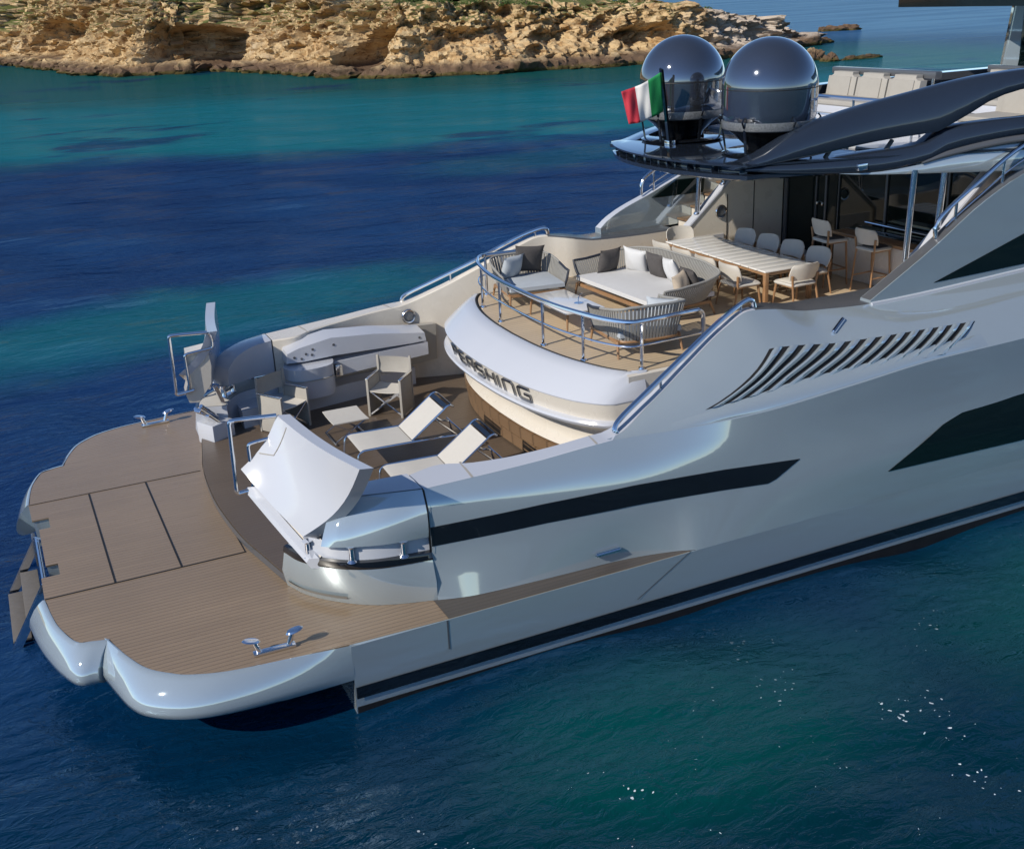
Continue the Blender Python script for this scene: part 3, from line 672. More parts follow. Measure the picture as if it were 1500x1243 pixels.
# ---- stair wings (outer panel, stringer, treads)
wz_p = pch([9.95, 10.15, 11.1, 12.0, 13.3, 13.9, 16, 26], [3.30, 3.44, 3.82, 4.18, 4.68, 4.80, 4.86, 4.95])
wz_s = pch([10.6, 11.7, 12.55, 13.3, 13.9, 16, 26], [3.235, 3.83, 4.34, 4.66, 4.80, 4.86, 4.95])
for s in SD:
    wz, wx = (wz_s, 10.62) if s < 0 else (wz_p, 9.97)
    mb = MB(); rows = []
    for x in np.linspace(wx, 26, 70):
        b = Tz(x)-0.03; t = max(wz(x), b+0.06); o = To(x)+0.005; tt = (t-b)*0.05
        rows.append([(x, s*o, b), (x, s*(o-tt), t), (x, s*(o-tt-0.20), t), (x, s*(o-0.22), b)])
    mb.loft(rows, cu=True, cap=True); wg = obj('stair_wing', mb, M['hull'], yacht, 30)
    mb = MB(); rows = []
    for x in np.linspace(wx, 14.2, 30):
        b = Tz(x)-0.03; t = max(wz(x), b+0.06); o = To(x)+0.005-(t-b)*0.05
        rows.append([(x, s*(o-0.015), t+0.004), (x, s*(o-0.19), t+0.004)])
    mb.loft(rows); obj('wing_cap', mb, M['grey'] if s < 0 else M['white'], wg)
    mb = MB(); rows = []
    for x in np.linspace(11.72, 17, 40):
        o = To(x)+0.010; zb = 3.335+0.02*(x-11.72); zt = min(3.336 + (x-11.72)*0.285, 4.3)
        r = []
        for z in (zb, zt): r.append((x, s*(o-(z-Tz(x)+.03)*0.05), z))
        rows.append(r)
    mb.loft(rows); obj('wing_window', mb, M['glass'], wg)
    mb = MB(); iw = [(11.09, 3.74), (11.58, 4.02), (12.22, 4.0), (12.2, 3.725)]
    if s > 0:
        mb.prism([(x, s*(To(x)-.262-(z-Tz(x))*.05), z) for x, z in iw], [(x, s*(To(x)-.20-(z-Tz(x))*.05), z) for x, z in iw]); obj('inner_window', mb, M['glass'], wg)
    mb = MB(); mb.loft([[(x, s*(To(x)+0.0), Tz(x)-0.05), (x, s*(To(x)+0.045), Tz(x)-0.02), (x, s*(To(x)+0.04), Tz(x)+0.015), (x, s*(To(x)+0.0), Tz(x)+0.02)] for x in np.linspace(10.62, 26, 40)], cap=True); obj('belt_ledge', mb, M['white'], wg, 60)
    # inner stringer with its bright cap
    mb = MB(); mb.plate([(11.45, ZU-.05), (13.7, ZU-.05), (13.7, 4.76), (13.42, 4.76), (11.72, 3.31), (11.45, 3.05)], s*2.56, s*2.72); sg = obj('stair_stringer', mb, M['cabinet'], yacht, 30)
    mb = MB(); mb.bar((11.42, s*2.64, 3.06), (13.42, s*2.64, 4.78), 0.19, 0.05, 0.012); mb.bar((11.43, s*2.64, 2.62), (11.43, s*2.64, 3.06), 0.19, 0.05, 0.012, up=(1, 0, 0)); obj('stringer_cap', mb, M['white'], sg)
    mb = MB()
    for xq in (12.42, 13.02): mb.plate([(xq, ZU), (xq+.014, ZU), (xq+.014, 3.72+.85*(xq-12.42)), (xq, 3.72+.85*(xq-12.42))], s*2.555-.004, s*2.555+.004)
    obj('cabinet_seam', mb, M['dark'], sg)
    mb = MB(); mb.plate([(11.6, 2.62), (12.35, 2.62), (12.35, 3.0), (11.6, 3.0)], s*2.548-.008, s*2.548+.008); obj('step_gate', mb, M['white'], sg)
    porthole((12.28, s*2.555, 3.42), (0, -s, 0), 0.125)
    stp = MB(); tr = MB()
    for i in range(9):
        x = 11.10 + 0.29*i; z = 2.90 + 0.195*i
        stp.box((x+0.16, s*2.89, (z+ZU)/2-.02), (0.30, 0.34, z-ZU-0.0)); tr.box((x+0.13, s*2.89, z+0.0), (0.32, 0.345, 0.035), bev=.008)
    st_o = obj('stair_riser', stp, M['cream'], yacht, 30); obj('stair_tread', tr, M['strip'], st_o)
    # stair handrail
    mb = MB(); o = To(11.8)-0.16
    hp = smooth([(10.92, s*o, 3.80), (10.93, s*o, 4.0), (11.05, s*o, 4.14), (11.5, s*o, 4.36), (12.5, s*o, 4.79), (15.0, s*o, 5.45)] if s > 0 else [(11.85, s*o, 3.92), (11.84, s*o, 4.08), (11.98, s*o, 4.26), (12.6, s*o, 4.64), (13.4, s*o, 5.06), (15.0, s*o, 5.55)], 5)
    mb.tube(hp, 0.032, 10); mb.tube([Vector((p.x+.03, p.y, p.z-.2)) for p in hp[10:]], 0.016, 8)
    hr = obj('stair_rail', mb, M['chrome'], yacht)
    for i in (12, 18, 23):
        p = hp[i]; mb = MB(); mb.tube([p, (p.x, p.y, wz(p.x))], 0.022, 8); obj('stair_post', mb, M['chrome'], hr)
    # hardtop support poles
    for x, z0, r in ((11.83, 3.42, 0.045), (12.40, 3.9, 0.045)):
        mb = MB(); mb.tube([(x-0.02, s*2.63, z0), (x+0.03, s*2.63, 4.80)], r, 12); mb.lathe([(0, 0), (.07, 0), (.06, .03), (0, .03)], (x-.02, s*2.63, z0), 12); obj('support_pole', mb, M['chrome'], yacht)

# ---- salon bulkhead, doors, bar
mb = MB(); mb.box((13.78, 0, 3.70), (0.10, 5.2, 2.22)); bk = obj('salon_bulkhead', mb, M['glass'], yacht)
for y, wd in ((2.48, .10), (1.62, .03), (1.36, .05), (1.02, .02), (-0.15, .05), (-1.5, .04)):
    mb = MB(); mb.box((13.715, y, 3.68), (0.03, wd, 2.1), bev=.006); obj('door_frame', mb, M['grey'], bk)
mb = MB()
for y in (1.56, 1.42): mb.box((13.70, y, 3.55), (.05, .04, .05), bev=.01)
obj('door_handle', mb, M['chrome'], bk)
mb = MB(); mb.box((13.60, 1.9, 2.615), (.3, 1.1, .03), bev=.008); obj('door_sill', mb, M['white'], bk)
mb = MB(); mb.box((13.25, -1.05, 2.95), (0.62, 2.5, 0.70), bev=0.03); bar = obj('bar_counter', mb, M['cream'], yacht)
mb = MB(); mb.box((13.28, -1.05, 3.33), (0.72, 2.6, 0.05), bev=0.012); obj('counter_top', mb, M['wood'], bar)
mb = MB(); mb.box((13.42, -1.05, 3.362), (0.40, 2.5, 0.02), bev=0.006); obj('counter_glass', mb, M['black'], bar)
mb = MB(); mb.tube([(13.62, 0.2, 3.42), (13.62, -2.2, 3.42)], 0.02, 8); obj('counter_rail', mb, M['chrome'], bar)

# ---- hardtop
def ho(x): return float(np.interp(x, [9.0, 9.5, 10.2, 11.3, 12.3, 13.4, 15, 26], [1.45, 1.72, 1.98, 2.32, 2.72, 3.12, 3.28, 3.1]))
def plan(xoff=0.0, d=0.0, x1=26):
    arc = [(9.08 + xoff + 0.50*(abs(y)/1.9)**2.2, y) for y in np.linspace(-1.86-d, 1.86+d, 25)]
    xs = [9.9, 10.2, 10.8, 11.3, 12.3, 13.4, 15, 20, x1]
    return [(x, -ho(x)-d) for x in reversed(xs)] + arc + [(x, ho(x)+d) for x in xs]
mb = MB(); P = plan(); Pi = plan(0.10, -0.10); n = len(P)
mb.loft([[(x, y, 4.955) for x, y in Pi], [(x, y, 4.975) for x, y in P], [(x, y, 5.0) for x, y in P], [(x, y, 5.018) for x, y in Pi]], cu=True, cap=True); ht = obj('hardtop', mb, M['navy'], yacht, 30)
P2 = plan(0.03, -0.02); P3 = plan(0.16, -0.16)
mb = MB(); mb.loft([[(x, y, 4.76) for x, y in P3], [(x, y, 4.80) for x, y in P2], [(x, y, 4.855) for x, y in P2], [(x, y, 4.87) for x, y in P3]], cu=True, cap=True); obj('hardtop_underside', mb, M['navy'], ht, 30)
P4 = plan(0.22, -0.22)
mb = MB(); mb.loft([[(x, y, 4.86) for x, y in P4], [(x, y, 4.965) for x, y in P4]], cu=True); obj('slot_back', mb, M['black'], ht)
for y in np.linspace(-1.7, 1.7, 9):
    mb = MB(); mb.box((9.22 + 0.50*(abs(y)/1.9)**2.2, float(y), 4.912), (0.12, 0.014, 0.09)); obj('slot_fin', mb, M['navy'], ht)
PC = plan(0.3, -0.3, 14.0)
mb = MB(); mb.prism([(x, y, 4.764) for x, y in PC], [(x, y, 4.752) for x, y in PC]); obj('ceiling_panel', mb, M['white'], ht)
def side_beam(top, bot, m, name, s, wd=0.30, off=0.0, parent=None, lean=0.35):
    mb = MB(); tx = [p[0] for p in top]; bx = [p[0] for p in bot]; x0 = max(tx[0], bx[0]); x1 = min(tx[-1], bx[-1]); rows = []
    ft = pch(tx, [p[1] for p in top]); fb = pch(bx, [p[1] for p in bot])
    for x in np.linspace(x0, x1, 70):
        b, t = fb(x), ft(x); t = max(t, b+0.02); o = ho(x)+off; hgt = t-b; r = []
        for q, e in ((0, -.02), (.12, .012), (.4, .03), (.75, .012), (.95, -0.02), (1.0, -0.06)):
            r.append((x, s*(o+e*min(1, hgt*3)-lean*(hgt*q)*0.5), b+hgt*q))
        r += [(x, s*(o-wd), t-0.01), (x, s*(o-wd+.04), b+.01)]
        rows.append(r)
    mb.loft(rows, cu=True, cap=True); return obj(name, mb, m, parent or ht, 40)
AT = [(9.45, 4.99), (9.75, 5.06), (10.04, 5.22), (10.40, 5.42), (10.86, 5.575), (11.36, 5.705), (11.97, 5.84), (12.35, 5.925), (12.93, 6.025), (13.6, 6.08), (16, 6.1), (24, 5.9)]
AB = [(9.45, 4.93), (10.42, 5.05), (11.26, 5.19), (11.82, 5.26), (12.17, 5.295), (12.38, 5.40), (12.58, 5.51), (12.93, 5.71), (13.3, 5.81), (14.5, 5.88), (24, 5.7)]
BT = [(9.6, 4.95), (10.43, 4.985), (11.27, 5.055), (12.08, 5.145), (12.35, 5.34), (12.94, 5.405), (13.4, 5.43), (16, 5.5), (24, 5.5)]
BB = [(9.6, 4.91), (10.34, 4.835), (11.27, 4.785), (12.09, 4.91), (12.28, 5.0), (12.59, 5.08), (12.91, 5.14), (13.4, 5.205), (16, 5.26), (24, 5.3)]
FB = [(10.9, 4.79), (11.27, 4.755), (12.48, 4.715), (13.4, 4.685), (16, 4.66), (24, 4.66)]
FT = [(10.9, 4.80), (11.27, 4.783), (12.09, 4.905), (12.28, 4.99), (12.59, 5.07), (12.91, 5.13), (13.4, 5.195), (16, 5.25), (24, 5.29)]
for s in SD:
    fz = (lambda L: L) if s < 0 else (lambda L: [(x, z if z < 5 else 5+(z-5)*.30) for x, z in L])
    side_beam(fz(AT), fz(AB), M['navy'], 'hardtop_arch', s, 0.34, 0.02)
    side_beam(BT, BB, M['navy'], 'side_arm', s, 0.30, 0.015)
    fa = side_beam(FT, FB, M['hull'], 'fascia', s, 0.25, 0.0)
    side_beam([(12.0, 4.89), (12.35, 5.03), (13.4, 5.19), (16, 5.24)], [(12.0, 4.87), (12.35, 4.955), (13.4, 5.10), (16, 5.15)], M['grey'], 'fascia_inlay', s, 0.05, 0.022)
    mb = MB(); mb.box((11.18, s*(ho(11.18)+.03), 4.875), (.16, .08, .10), bev=.02); obj('side_light', mb, M['chrome'], ht)
    for x in (10.75, 11.55):
        mb = MB(); mb.bar((x, s*(ho(x)-.12), 5.0), (x+.15, s*(ho(x)-.1), 5.2), .06, .05, .01); obj('arch_strut', mb, M['grey'], ht)
    # radomes
    T = Matrix.Translation((10.46, s*1.12, 0))
    R0 = 0.68
    prof = [(0.655, 5.50), (0.672, 5.55), (R0, 5.62), (R0, 5.95)] + [(R0*math.cos(a), 5.95 + R0*math.sin(a)) for a in np.linspace(0.06, PI/2-.02, 18)] + [(0, 5.95+R0)]
    mb = MB(); mb.lathe(prof, seg=48, M=T); rd = obj('radome', mb, M['dome'], yacht, 60)
    mb = MB(); mb.lathe([(R0+.002, 5.938), (R0+.004, 5.944), (R0+.002, 5.95)], seg=48, M=T); obj('dome_seam', mb, M['dark'], rd)
    mb = MB(); mb.lathe([(0.60, 5.375), (0.655, 5.385), (0.672, 5.40), (0.672, 5.50), (0.64, 5.51)], seg=40, M=T); obj('base_band', mb, M['granite'], rd, 50)
    mb = MB(); mb.lathe([(0.63, 5.39), (0.50, 5.30), (0.34, 5.15), (0.30, 5.02), (0.36, 5.0)], seg=32, M=T); obj('pedestal', mb, M['black'], rd, 60)
    mb = MB(); mb.lathe([(0.30, 5.018), (0.62, 5.022), (0.66, 5.05), (0.60, 5.075), (0.34, 5.06)], seg=36, M=T); obj('foot_ring', mb, M['black'], rd, 60)
    for k in range(6):
        mb = MB(); a = k*PI/3 + 0.4; c, d = math.cos(a), math.sin(a)
        mb.bar((10.46+c*.60, s*1.12+d*.60, 5.06), (10.46+c*.66, s*1.12+d*.66, 5.42), .05, .03, .008)
        mb.tube([(10.46+c*.68, s*1.12+d*.68, 5.44), (10.46+c*.73, s*1.12+d*.73, 5.52), (10.46+c*.69, s*1.12+d*.69, 5.57)], .015, 6)
        obj('mounting_bracket', mb, M['black'], rd)

# ---- flybridge
mb = MB(); mb.slab([(11.6, -2.0), (13.4, -2.75), (24, -2.75), (24, 2.75), (13.4, 2.75), (11.6, 2.0)], 5.02, 5.06); fly = obj('flybridge_deck', mb, M['white'], yacht)
mb = MB(); mb.box((13.1, 0.0, 5.14), (0.30, 4.6, 0.20), bev=.05); obj('flybridge_coaming', mb, M['white'], fly)
mb = MB(); mb.tube(smooth([(12.7, -2.2, 5.5), (12.75, -1.8, 5.56), (12.75, 0, 5.56), (12.75, 1.8, 5.56), (12.7, 2.2, 5.5)], 4), .028, 8)
for y in (-1.6, -0.3, 1.0, 2.1): mb.tube([(12.75, y, 5.05), (12.75, y, 5.55)], .022, 8)
obj('flybridge_rail', mb, M['chrome'], fly)
# windscreen column and upper roof edge
mb = MB(); mb.bar((18.0, 1.50, 5.05), (18.15, 1.40, 6.85), .22, .30, .03); col_o = obj('roof_column', mb, M['hull'], yacht)
mb = MB(); mb.box((18.6, 1.30, 6.0), (1.0, .06, 1.5), bev=.01); obj('windscreen', mb, M['glass'], col_o)
mb = MB(); mb.slab([(17.6, 4.0), (17.2, 3.6), (17.0, 0.5), (17.0, -3.0), (26, -3.0), (26, 4.0)], 6.76, 7.02); obj('upper_roof', mb, M['black'], yacht)
# ================================================================== FURNITURE
def seg_tube(pts, r, n=3, seg=8, M=None):
    mb = MB(); mb.tube(smooth(pts, n), r, seg, M=M); return mb
# ---- sun loungers
def make_lounger(label):
    t = thing('sun_lounger', label, 'sun lounger', group='sun loungers in the cockpit')
    for y in (-.37, .37):
        mb = MB(); mb.tube([Vector((0.0, y, 0.02)), Vector((0.02, y, .20))] + smooth([(0.035, y, .27), (0.09, y, .315), (.2, y, .325), (.9, y, .315), (1.5, y, .29), (1.70, y, .24)], 4) + [Vector((1.74, y, .02))], .018, 8)
        obj('side_frame', mb, M['chrome'], t)
    mb = MB()
    for x in (.12, .9, 1.66): mb.tube([(x, -.37, .30), (x, .37, .30)], .014, 8)
    obj('cross_bar', mb, M['chrome'], t)
    mb = MB(); mb.loft([[(0.06, y, .315), (.12, y, .332), (.5, y, .320), (.86, y, .318), (.86, y, .306), (.5, y, .308), (.12, y, .318)] for y in np.linspace(-.355, .355, 6)], cu=True, cap=True); obj('seat_sling', mb, M['mesh_white'], t)
    for y in (-.33, .33):
        mb = MB(); mb.tube([(0.86, y, .32), (1.38, y, .71)] + smooth([(1.42, y, .745), (1.475, y, .765), (1.53, y, .735)], 3), .016, 8); obj('back_frame', mb, M['chrome'], t)
        mb = MB(); mb.tube([(1.22, y*.94, .59), (1.56, y*.94, .28)], .012, 8); obj('back_strut', mb, M['chrome'], t)
    mb = MB(); mb.loft([[(.87, y, .325), (1.1, y, .487), (1.39, y, .705), (1.378, y, .715), (1.09, y, .50), (.86, y, .335)] for y in np.linspace(-.325, .325, 6)], cu=True, cap=True); obj('back_sling', mb, M['mesh_white'], t)
    mb = MB(); mb.bar((1.425, -.325, .742), (1.425, .325, .742), .065, .012, .004, up=(-.5, 0, .85)); mb.tube([(1.53, -.33, .735), (1.53, .33, .735)], .016, 8); obj('headrest_bar', mb, M['black'], t)
    return t
L1 = make_lounger('white sling sun lounger between the folding stool and the other lounger'); L1.location = (4.15, 0.26, ZC); L1.rotation_euler = (0, 0, -0.035)
L2 = dup(L1, (4.22, -1.14, ZC), -0.045, 'white sling sun lounger beside the starboard bulwark, partly hidden by it')
# ---- director chairs
def make_director(label):
    t = thing('director_chair', label, 'folding chair', group='grey canvas folding chairs in the cockpit')
    for s in (-1, 1):
        sp = MB(); sp.box((0, s*.285, .32), (.50, .016, .60), bev=.004); obj('side_panel', sp, M['greyfab'], t)
        for x, hh in ((.255, .64), (-.255, .90)):
            mb = MB(); mb.box((x, s*.285, hh/2), (.032, .04, hh), bev=.006); obj('leg', mb, M['greyfab'], t)
        mb = MB(); mb.box((0, s*.285, .645), (.55, .045, .02), bev=.006); obj('armrest', mb, M['chrome'], t)
    for x in (.235, -.21):
        for s in (-1, 1):
            mb = MB(); mb.bar((x+.01*s, -.27*s, .03), (x+.01*s, .27*s, .43), .022, .022, .004); obj('cross_bar', mb, M['chrome'], t)
    mb = MB(); mb.loft([[(-.23, y, .44-.02*(1-(y/.27)**2)), (0, y, .435-.03*(1-(y/.27)**2)), (.25, y, .44-.02*(1-(y/.27)**2)), (.25, y, .425-.02*(1-(y/.27)**2)), (-.23, y, .425-.02*(1-(y/.27)**2))] for y in np.linspace(-.27, .27, 9)], cu=True, cap=True); obj('seat', mb, M['fabric'], t)
    mb = MB(); mb.loft([[(-.245-.035*(1-(y/.28)**2), y, .60), (-.265-.045*(1-(y/.28)**2), y, .74), (-.25-.04*(1-(y/.28)**2), y, .87), (-.262-.04*(1-(y/.28)**2), y, .87), (-.28-.045*(1-(y/.28)**2), y, .74), (-.258-.035*(1-(y/.28)**2), y, .60)] for y in np.linspace(-.28, .28, 9)], cu=True, cap=True); obj('backrest', mb, M['greyfab'], t)
    return t
d1 = make_director('grey canvas folding armchair in front of the folding gangway housing, nearest the stern'); d1.location = (3.70, 2.28, ZC); d1.rotation_euler = (0, 0, math.radians(-60))
d2 = dup(d1, (5.44, 2.09, ZC), math.radians(-131), 'grey canvas folding armchair facing the stern behind the folding stool')
# ---- folding stool
t = thing('folding_stool', 'small folding stool with white canvas top and crossed steel legs', 'stool', (4.44, 1.36, ZC), -0.02)
mb = MB(); mb.loft([[(-.28, y, .375-.015*(1-(y/.33)**2)), (.28, y, .375-.015*(1-(y/.33)**2)), (.28, y, .36-.015*(1-(y/.33)**2)), (-.28, y, .36-.015*(1-(y/.33)**2))] for y in np.linspace(-.33, .33, 9)], cu=True, cap=True); obj('seat', mb, M['mesh_white'], t)
for y in (-.27, .27):
    for s in (-1, 1):
        mb = MB(); mb.bar((-.27*s, y+.012*s, .03), (.27*s, y+.012*s, .355), .022, .022, .004); obj('leg', mb, M['chrome'], t)
for x in (-.27, .27):
    mb = MB(); mb.tube([(x, -.31, .02), (x, .31, .02)], .018, 8); obj('floor_bar', mb, M['chrome'], t)

# ---- woven armchairs and sofa
def upath(w, d, n=64, front=.40):
    c = smooth([(-w/2, front*d, 0), (-w/2, .1*d, 0), (-w/2*.99, -.2*d, 0), (-w/2*.88, -.42*d, 0), (-w/2*.6, -.5*d, 0), (0, -.515*d, 0), (w/2*.6, -.5*d, 0), (w/2*.88, -.42*d, 0), (w/2*.99, -.2*d, 0), (w/2, .1*d, 0), (w/2, front*d, 0)], 24)
    L = [0.0]
    for a, b in zip(c[:-1], c[1:]): L.append(L[-1] + (b-a).length)
    out = []
    for k in range(n):
        q = L[-1]*k/(n-1); i = min(int(np.searchsorted(L, q)), len(c)-1); i = max(i, 1); f = (q-L[i-1])/max(1e-6, L[i]-L[i-1]); out.append(c[i-1].lerp(c[i], f))
    return out
def make_tub(name, label, cat, w, d, n, zb=.20, za=.50, zt=.64, group=None, seat_h=.34, flip=False):
    t = thing(name, label, cat, group=group)
    top = []; bot = []; U = upath(w, d, n)
    for k, p in enumerate(U):
        a = abs(2*k/(n-1)-1); hgt = za + (zt-za)*(1-min(1, max(0, (a-.25)/.65)))
        top.append(Vector((p.x*1.10, p.y*1.10 - .03, hgt))); bot.append(Vector((p.x*.94, p.y*.94, zb)))
    if flip: top.reverse(); bot.reverse()
    mb = MB(); wv = sum((a-b).length for a, b in zip(top[1:], top[:-1]))/(n-1)*0.66
    for a, b, c, e in zip(bot, top, bot[1:] + [bot[-1]*2-bot[-2]], top[1:] + [top[-1]*2-top[-2]]):
        mb.bar(a, b, wv, .010, up=(b-e).cross(Vector((0, 0, 1))))
    obj('rope_back', mb, M['rope'], t)
    q = max(3, int(n*.16))
    ends = smooth([bot[0], (bot[0]+top[0])/2 + Vector((0, .03, 0)), top[0]], 3)
    mb = MB(); mb.tube(ends[:-1] + top[:q+1], .020, 8); obj('wrapped_arm', mb, M['darkrope'], t)
    mb = MB(); ende = smooth([top[-1], (bot[-1]+top[-1])/2 + Vector((0, .03, 0)), bot[-1]], 3); mb.tube(top[q:] + ende[1:], .018, 8); obj('top_rail', mb, M['rope'], t)
    mb = MB(); mb.tube(bot, .02, 8); bx = w*.46; by = d*.47
    mb.bar((-bx, by, zb-.01), (bx, by, zb-.01), .04, .05, .008)
    for s in (-1, 1): mb.bar((s*bx, by, zb-.01), (s*bx, -by*.8, zb-.01), .04, .05, .008)
    mb.bar((-bx, -by*.8, zb-.01), (bx, -by*.8, zb-.01), .04, .05, .008); obj('base_frame', mb, M['wood'], t)
    for sx in (-1, 1):
        for y0, y1 in ((by, by+.03), (-by*.8, -by*.95)):
            mb = MB(); mb.tube([(sx*bx, y0, zb), (sx*(bx+.02), y1, 0)], .024, 8, r2=.014); obj('leg', mb, M['wood'], t)
    mb = MB(); b = bmesh.new(); bmesh.ops.create_cube(b, size=1); bmesh.ops.subdivide_edges(b, edges=b.edges[:], cuts=4, use_grid_fill=True)
    for v in b.verts:
        x, y, z = v.co*2; r = (1-abs(x)**8)*(1-abs(y)**8)
        v.co = Vector((x*w*.455*(1-.02*(1-abs(z))*0), y*d*.47 + d*.015, seat_h-.055 + z*.055*(0.55+.45*r)))
    mb.bm(b); obj('seat_cushion', mb, M['cush_white'] if w > 1.5 else M['cush_blue'], t, 60)
    return t
def pillow(label, m, loc, rz, tilt, wd=.44, ht=.40, roll=0.0, group='loose cushions on the seating'):
    mb = MB(); b = bmesh.new(); N = 12; g = {}
    for sd in (1, -1):
        for i in range(N+1):
            for j in range(N+1):
                u = 2*i/N-1; v = 2*j/N-1; edge_ = (i in (0, N) or j in (0, N))
                if edge_ and sd < 0: g[(sd, i, j)] = g[(1, i, j)]; continue
                th = .095*((1-u*u)**.55)*((1-v*v)**.55)
                wob = .010*math.sin(5*u+3*v+loc[0]*9)*(1-u*u)*(1-v*v)
                px = u*wd/2*(1-.10*(1-v*v)*0 - .09*(1-abs(v)**3)*(abs(u) > .0)*abs(u)**3); pz = v*ht/2*(1-.09*(1-abs(u)**3)*abs(v)**3)
                g[(sd, i, j)] = b.verts.new((px, sd*th + wob, pz))
        for i in range(N):
            for j in range(N):
                q = [g[(sd, i, j)], g[(sd, i+1, j)], g[(sd, i+1, j+1)], g[(sd, i, j+1)]]
                try: b.faces.new(q if sd < 0 else q[::-1])
                except ValueError: pass
    mb.bm(b); o = obj('cushion', mb, m, None, 80, loc)
    o.rotation_euler = (Matrix.Rotation(rz, 3, 'Z') @ Matrix.Rotation(tilt, 3, 'X') @ Matrix.Rotation(roll, 3, 'Y')).to_euler()
    return tag(o, label, 'cushion', group)
ac1 = make_tub('woven_armchair', 'grey rope armchair at the port side with a pale blue and a charcoal cushion', 'armchair', 1.02, 1.02, 54, group='woven rope armchairs on the aft deck')
ac1.location = (7.90, 1.78, ZU); ac1.rotation_euler = (0, 0, math.radians(172))
ac2 = dup(ac1, (7.98, -1.52, ZU), math.radians(-6), 'grey rope armchair nearest the camera, its back behind the guard rail')
ac2.scale = (1, 1, 1.16)
sofa = make_tub('woven_sofa', 'long rope-backed sofa with cream seat and a row of dark and white cushions', 'sofa', 2.42, 1.24, 118, flip=True)
sofa.location = (9.26, 0.36, ZU); sofa.rotation_euler = (0, 0, math.radians(92)); sofa.scale = (1, 1, 1.10)
ST_ = ZU + .34
pillow('pale blue cushion on the port armchair, left of the charcoal one', M['cush_blue'], (7.72, 2.02, ST_+.17), math.radians(20), math.radians(18), .46, .42)
pillow('large charcoal cushion on the port armchair', M['cush_dark'], (8.08, 2.12, ST_+.24), math.radians(-10), math.radians(14), .52, .50, .08)
pillow('pale blue cushion on the armchair nearest the camera', M['cush_blue'], (8.30, -1.66, ST_+.14), math.radians(-40), math.radians(-16), .46, .42, .05)
pillow('charcoal cushion at the port end of the sofa', M['cush_dark'], (9.20, 1.36, ST_+.20), math.radians(12), math.radians(14), .46, .43)
pillow('white cushion on the sofa next to the portmost charcoal one', M['cush_white'], (9.56, 1.10, ST_+.20), math.radians(-68), math.radians(16), .46, .45, .1)
pillow('charcoal cushion in the middle of the sofa between two white ones', M['cush_dark'], (9.64, .58, ST_+.19), math.radians(-88), math.radians(14), .48, .46)
pillow('white cushion on the sofa between the middle and starboard charcoal ones', M['cush_white'], (9.62, .10, ST_+.20), math.radians(-100), math.radians(18), .47, .46, -.12)
pillow('small charcoal cushion near the starboard end of the sofa', M['cush_dark'], (9.66, -.34, ST_+.16), math.radians(-96), math.radians(20), .46, .36)
pillow('beige cushion leaning at the starboard end of the sofa', M['cush_beige'], (9.40, -.50, ST_+.15), math.radians(-150), math.radians(18), .44, .36, .1)
# ---- low table
t = thing('coffee_table', 'low white coffee table on thin wooden legs between the armchairs', 'coffee table', (7.76, 0.22, ZU))
mb = MB(); mb.box((0, 0, .30), (.66, 1.30, .03), bev=.008); obj('table_top', mb, M['tabletop'], t)
for sx in (-1, 1):
    for sy in (-1, 1):
        mb = MB(); mb.tube([(sx*.28, sy*.6, .285), (sx*.30, sy*.62, 0)], .022, 8, r2=.014); obj('leg', mb, M['wood'], t)
mb = MB(); mb.tube(smooth([(.10, -.25, .315), (.12, -.22, .40), (.20, -.18, .44), (.24, -.10, .42)], 4), .008, 6); mb.lathe([(0, .315), (.07, .315), (.07, .325), (0, .325)], (.10, -.25, 0), 14)
tr = obj('table_hook', mb, M['chrome'], t)  # unidentified hook on a disc, resting on the table top
# ---- dining table
TX0, TX1, TY0, TY1, TZ = 10.72, 11.66, -0.85, 2.00, .56
t = thing('dining_table', 'long white striped dining table with wooden legs, chairs all round it', 'dining table', ((TX0+TX1)/2, (TY0+TY1)/2, ZU))
lx, ly = (TX1-TX0), (TY1-TY0)
mb = MB(); NS = 13; wv = ly/NS
for k in range(NS): mb.box((0, -ly/2 + wv*(k+.5), TZ-.014), (lx, wv-.016, .026), bev=.006)  # slat gaps shape in the stripes that reflection and shadow draw on the top
obj('table_top', mb, M['tabletop'], t)
mb = MB()
for s in (-1, 1): mb.box((s*(lx/2-.05), 0, TZ-.055), (.05, ly-.06, .055), bev=.006); mb.box((0, s*(ly/2-.05), TZ-.056), (lx-.16, .05, .05), bev=.006)
obj('apron', mb, M['wood'], t)
for sx in (-1, 1):
    for sy in (-1, 1):
        mb = MB(); mb.box((sx*(lx/2-.045), sy*(ly/2-.045), (TZ-.03)/2), (.07, .07, TZ-.03), bev=.008); obj('leg', mb, M['wood'], t)
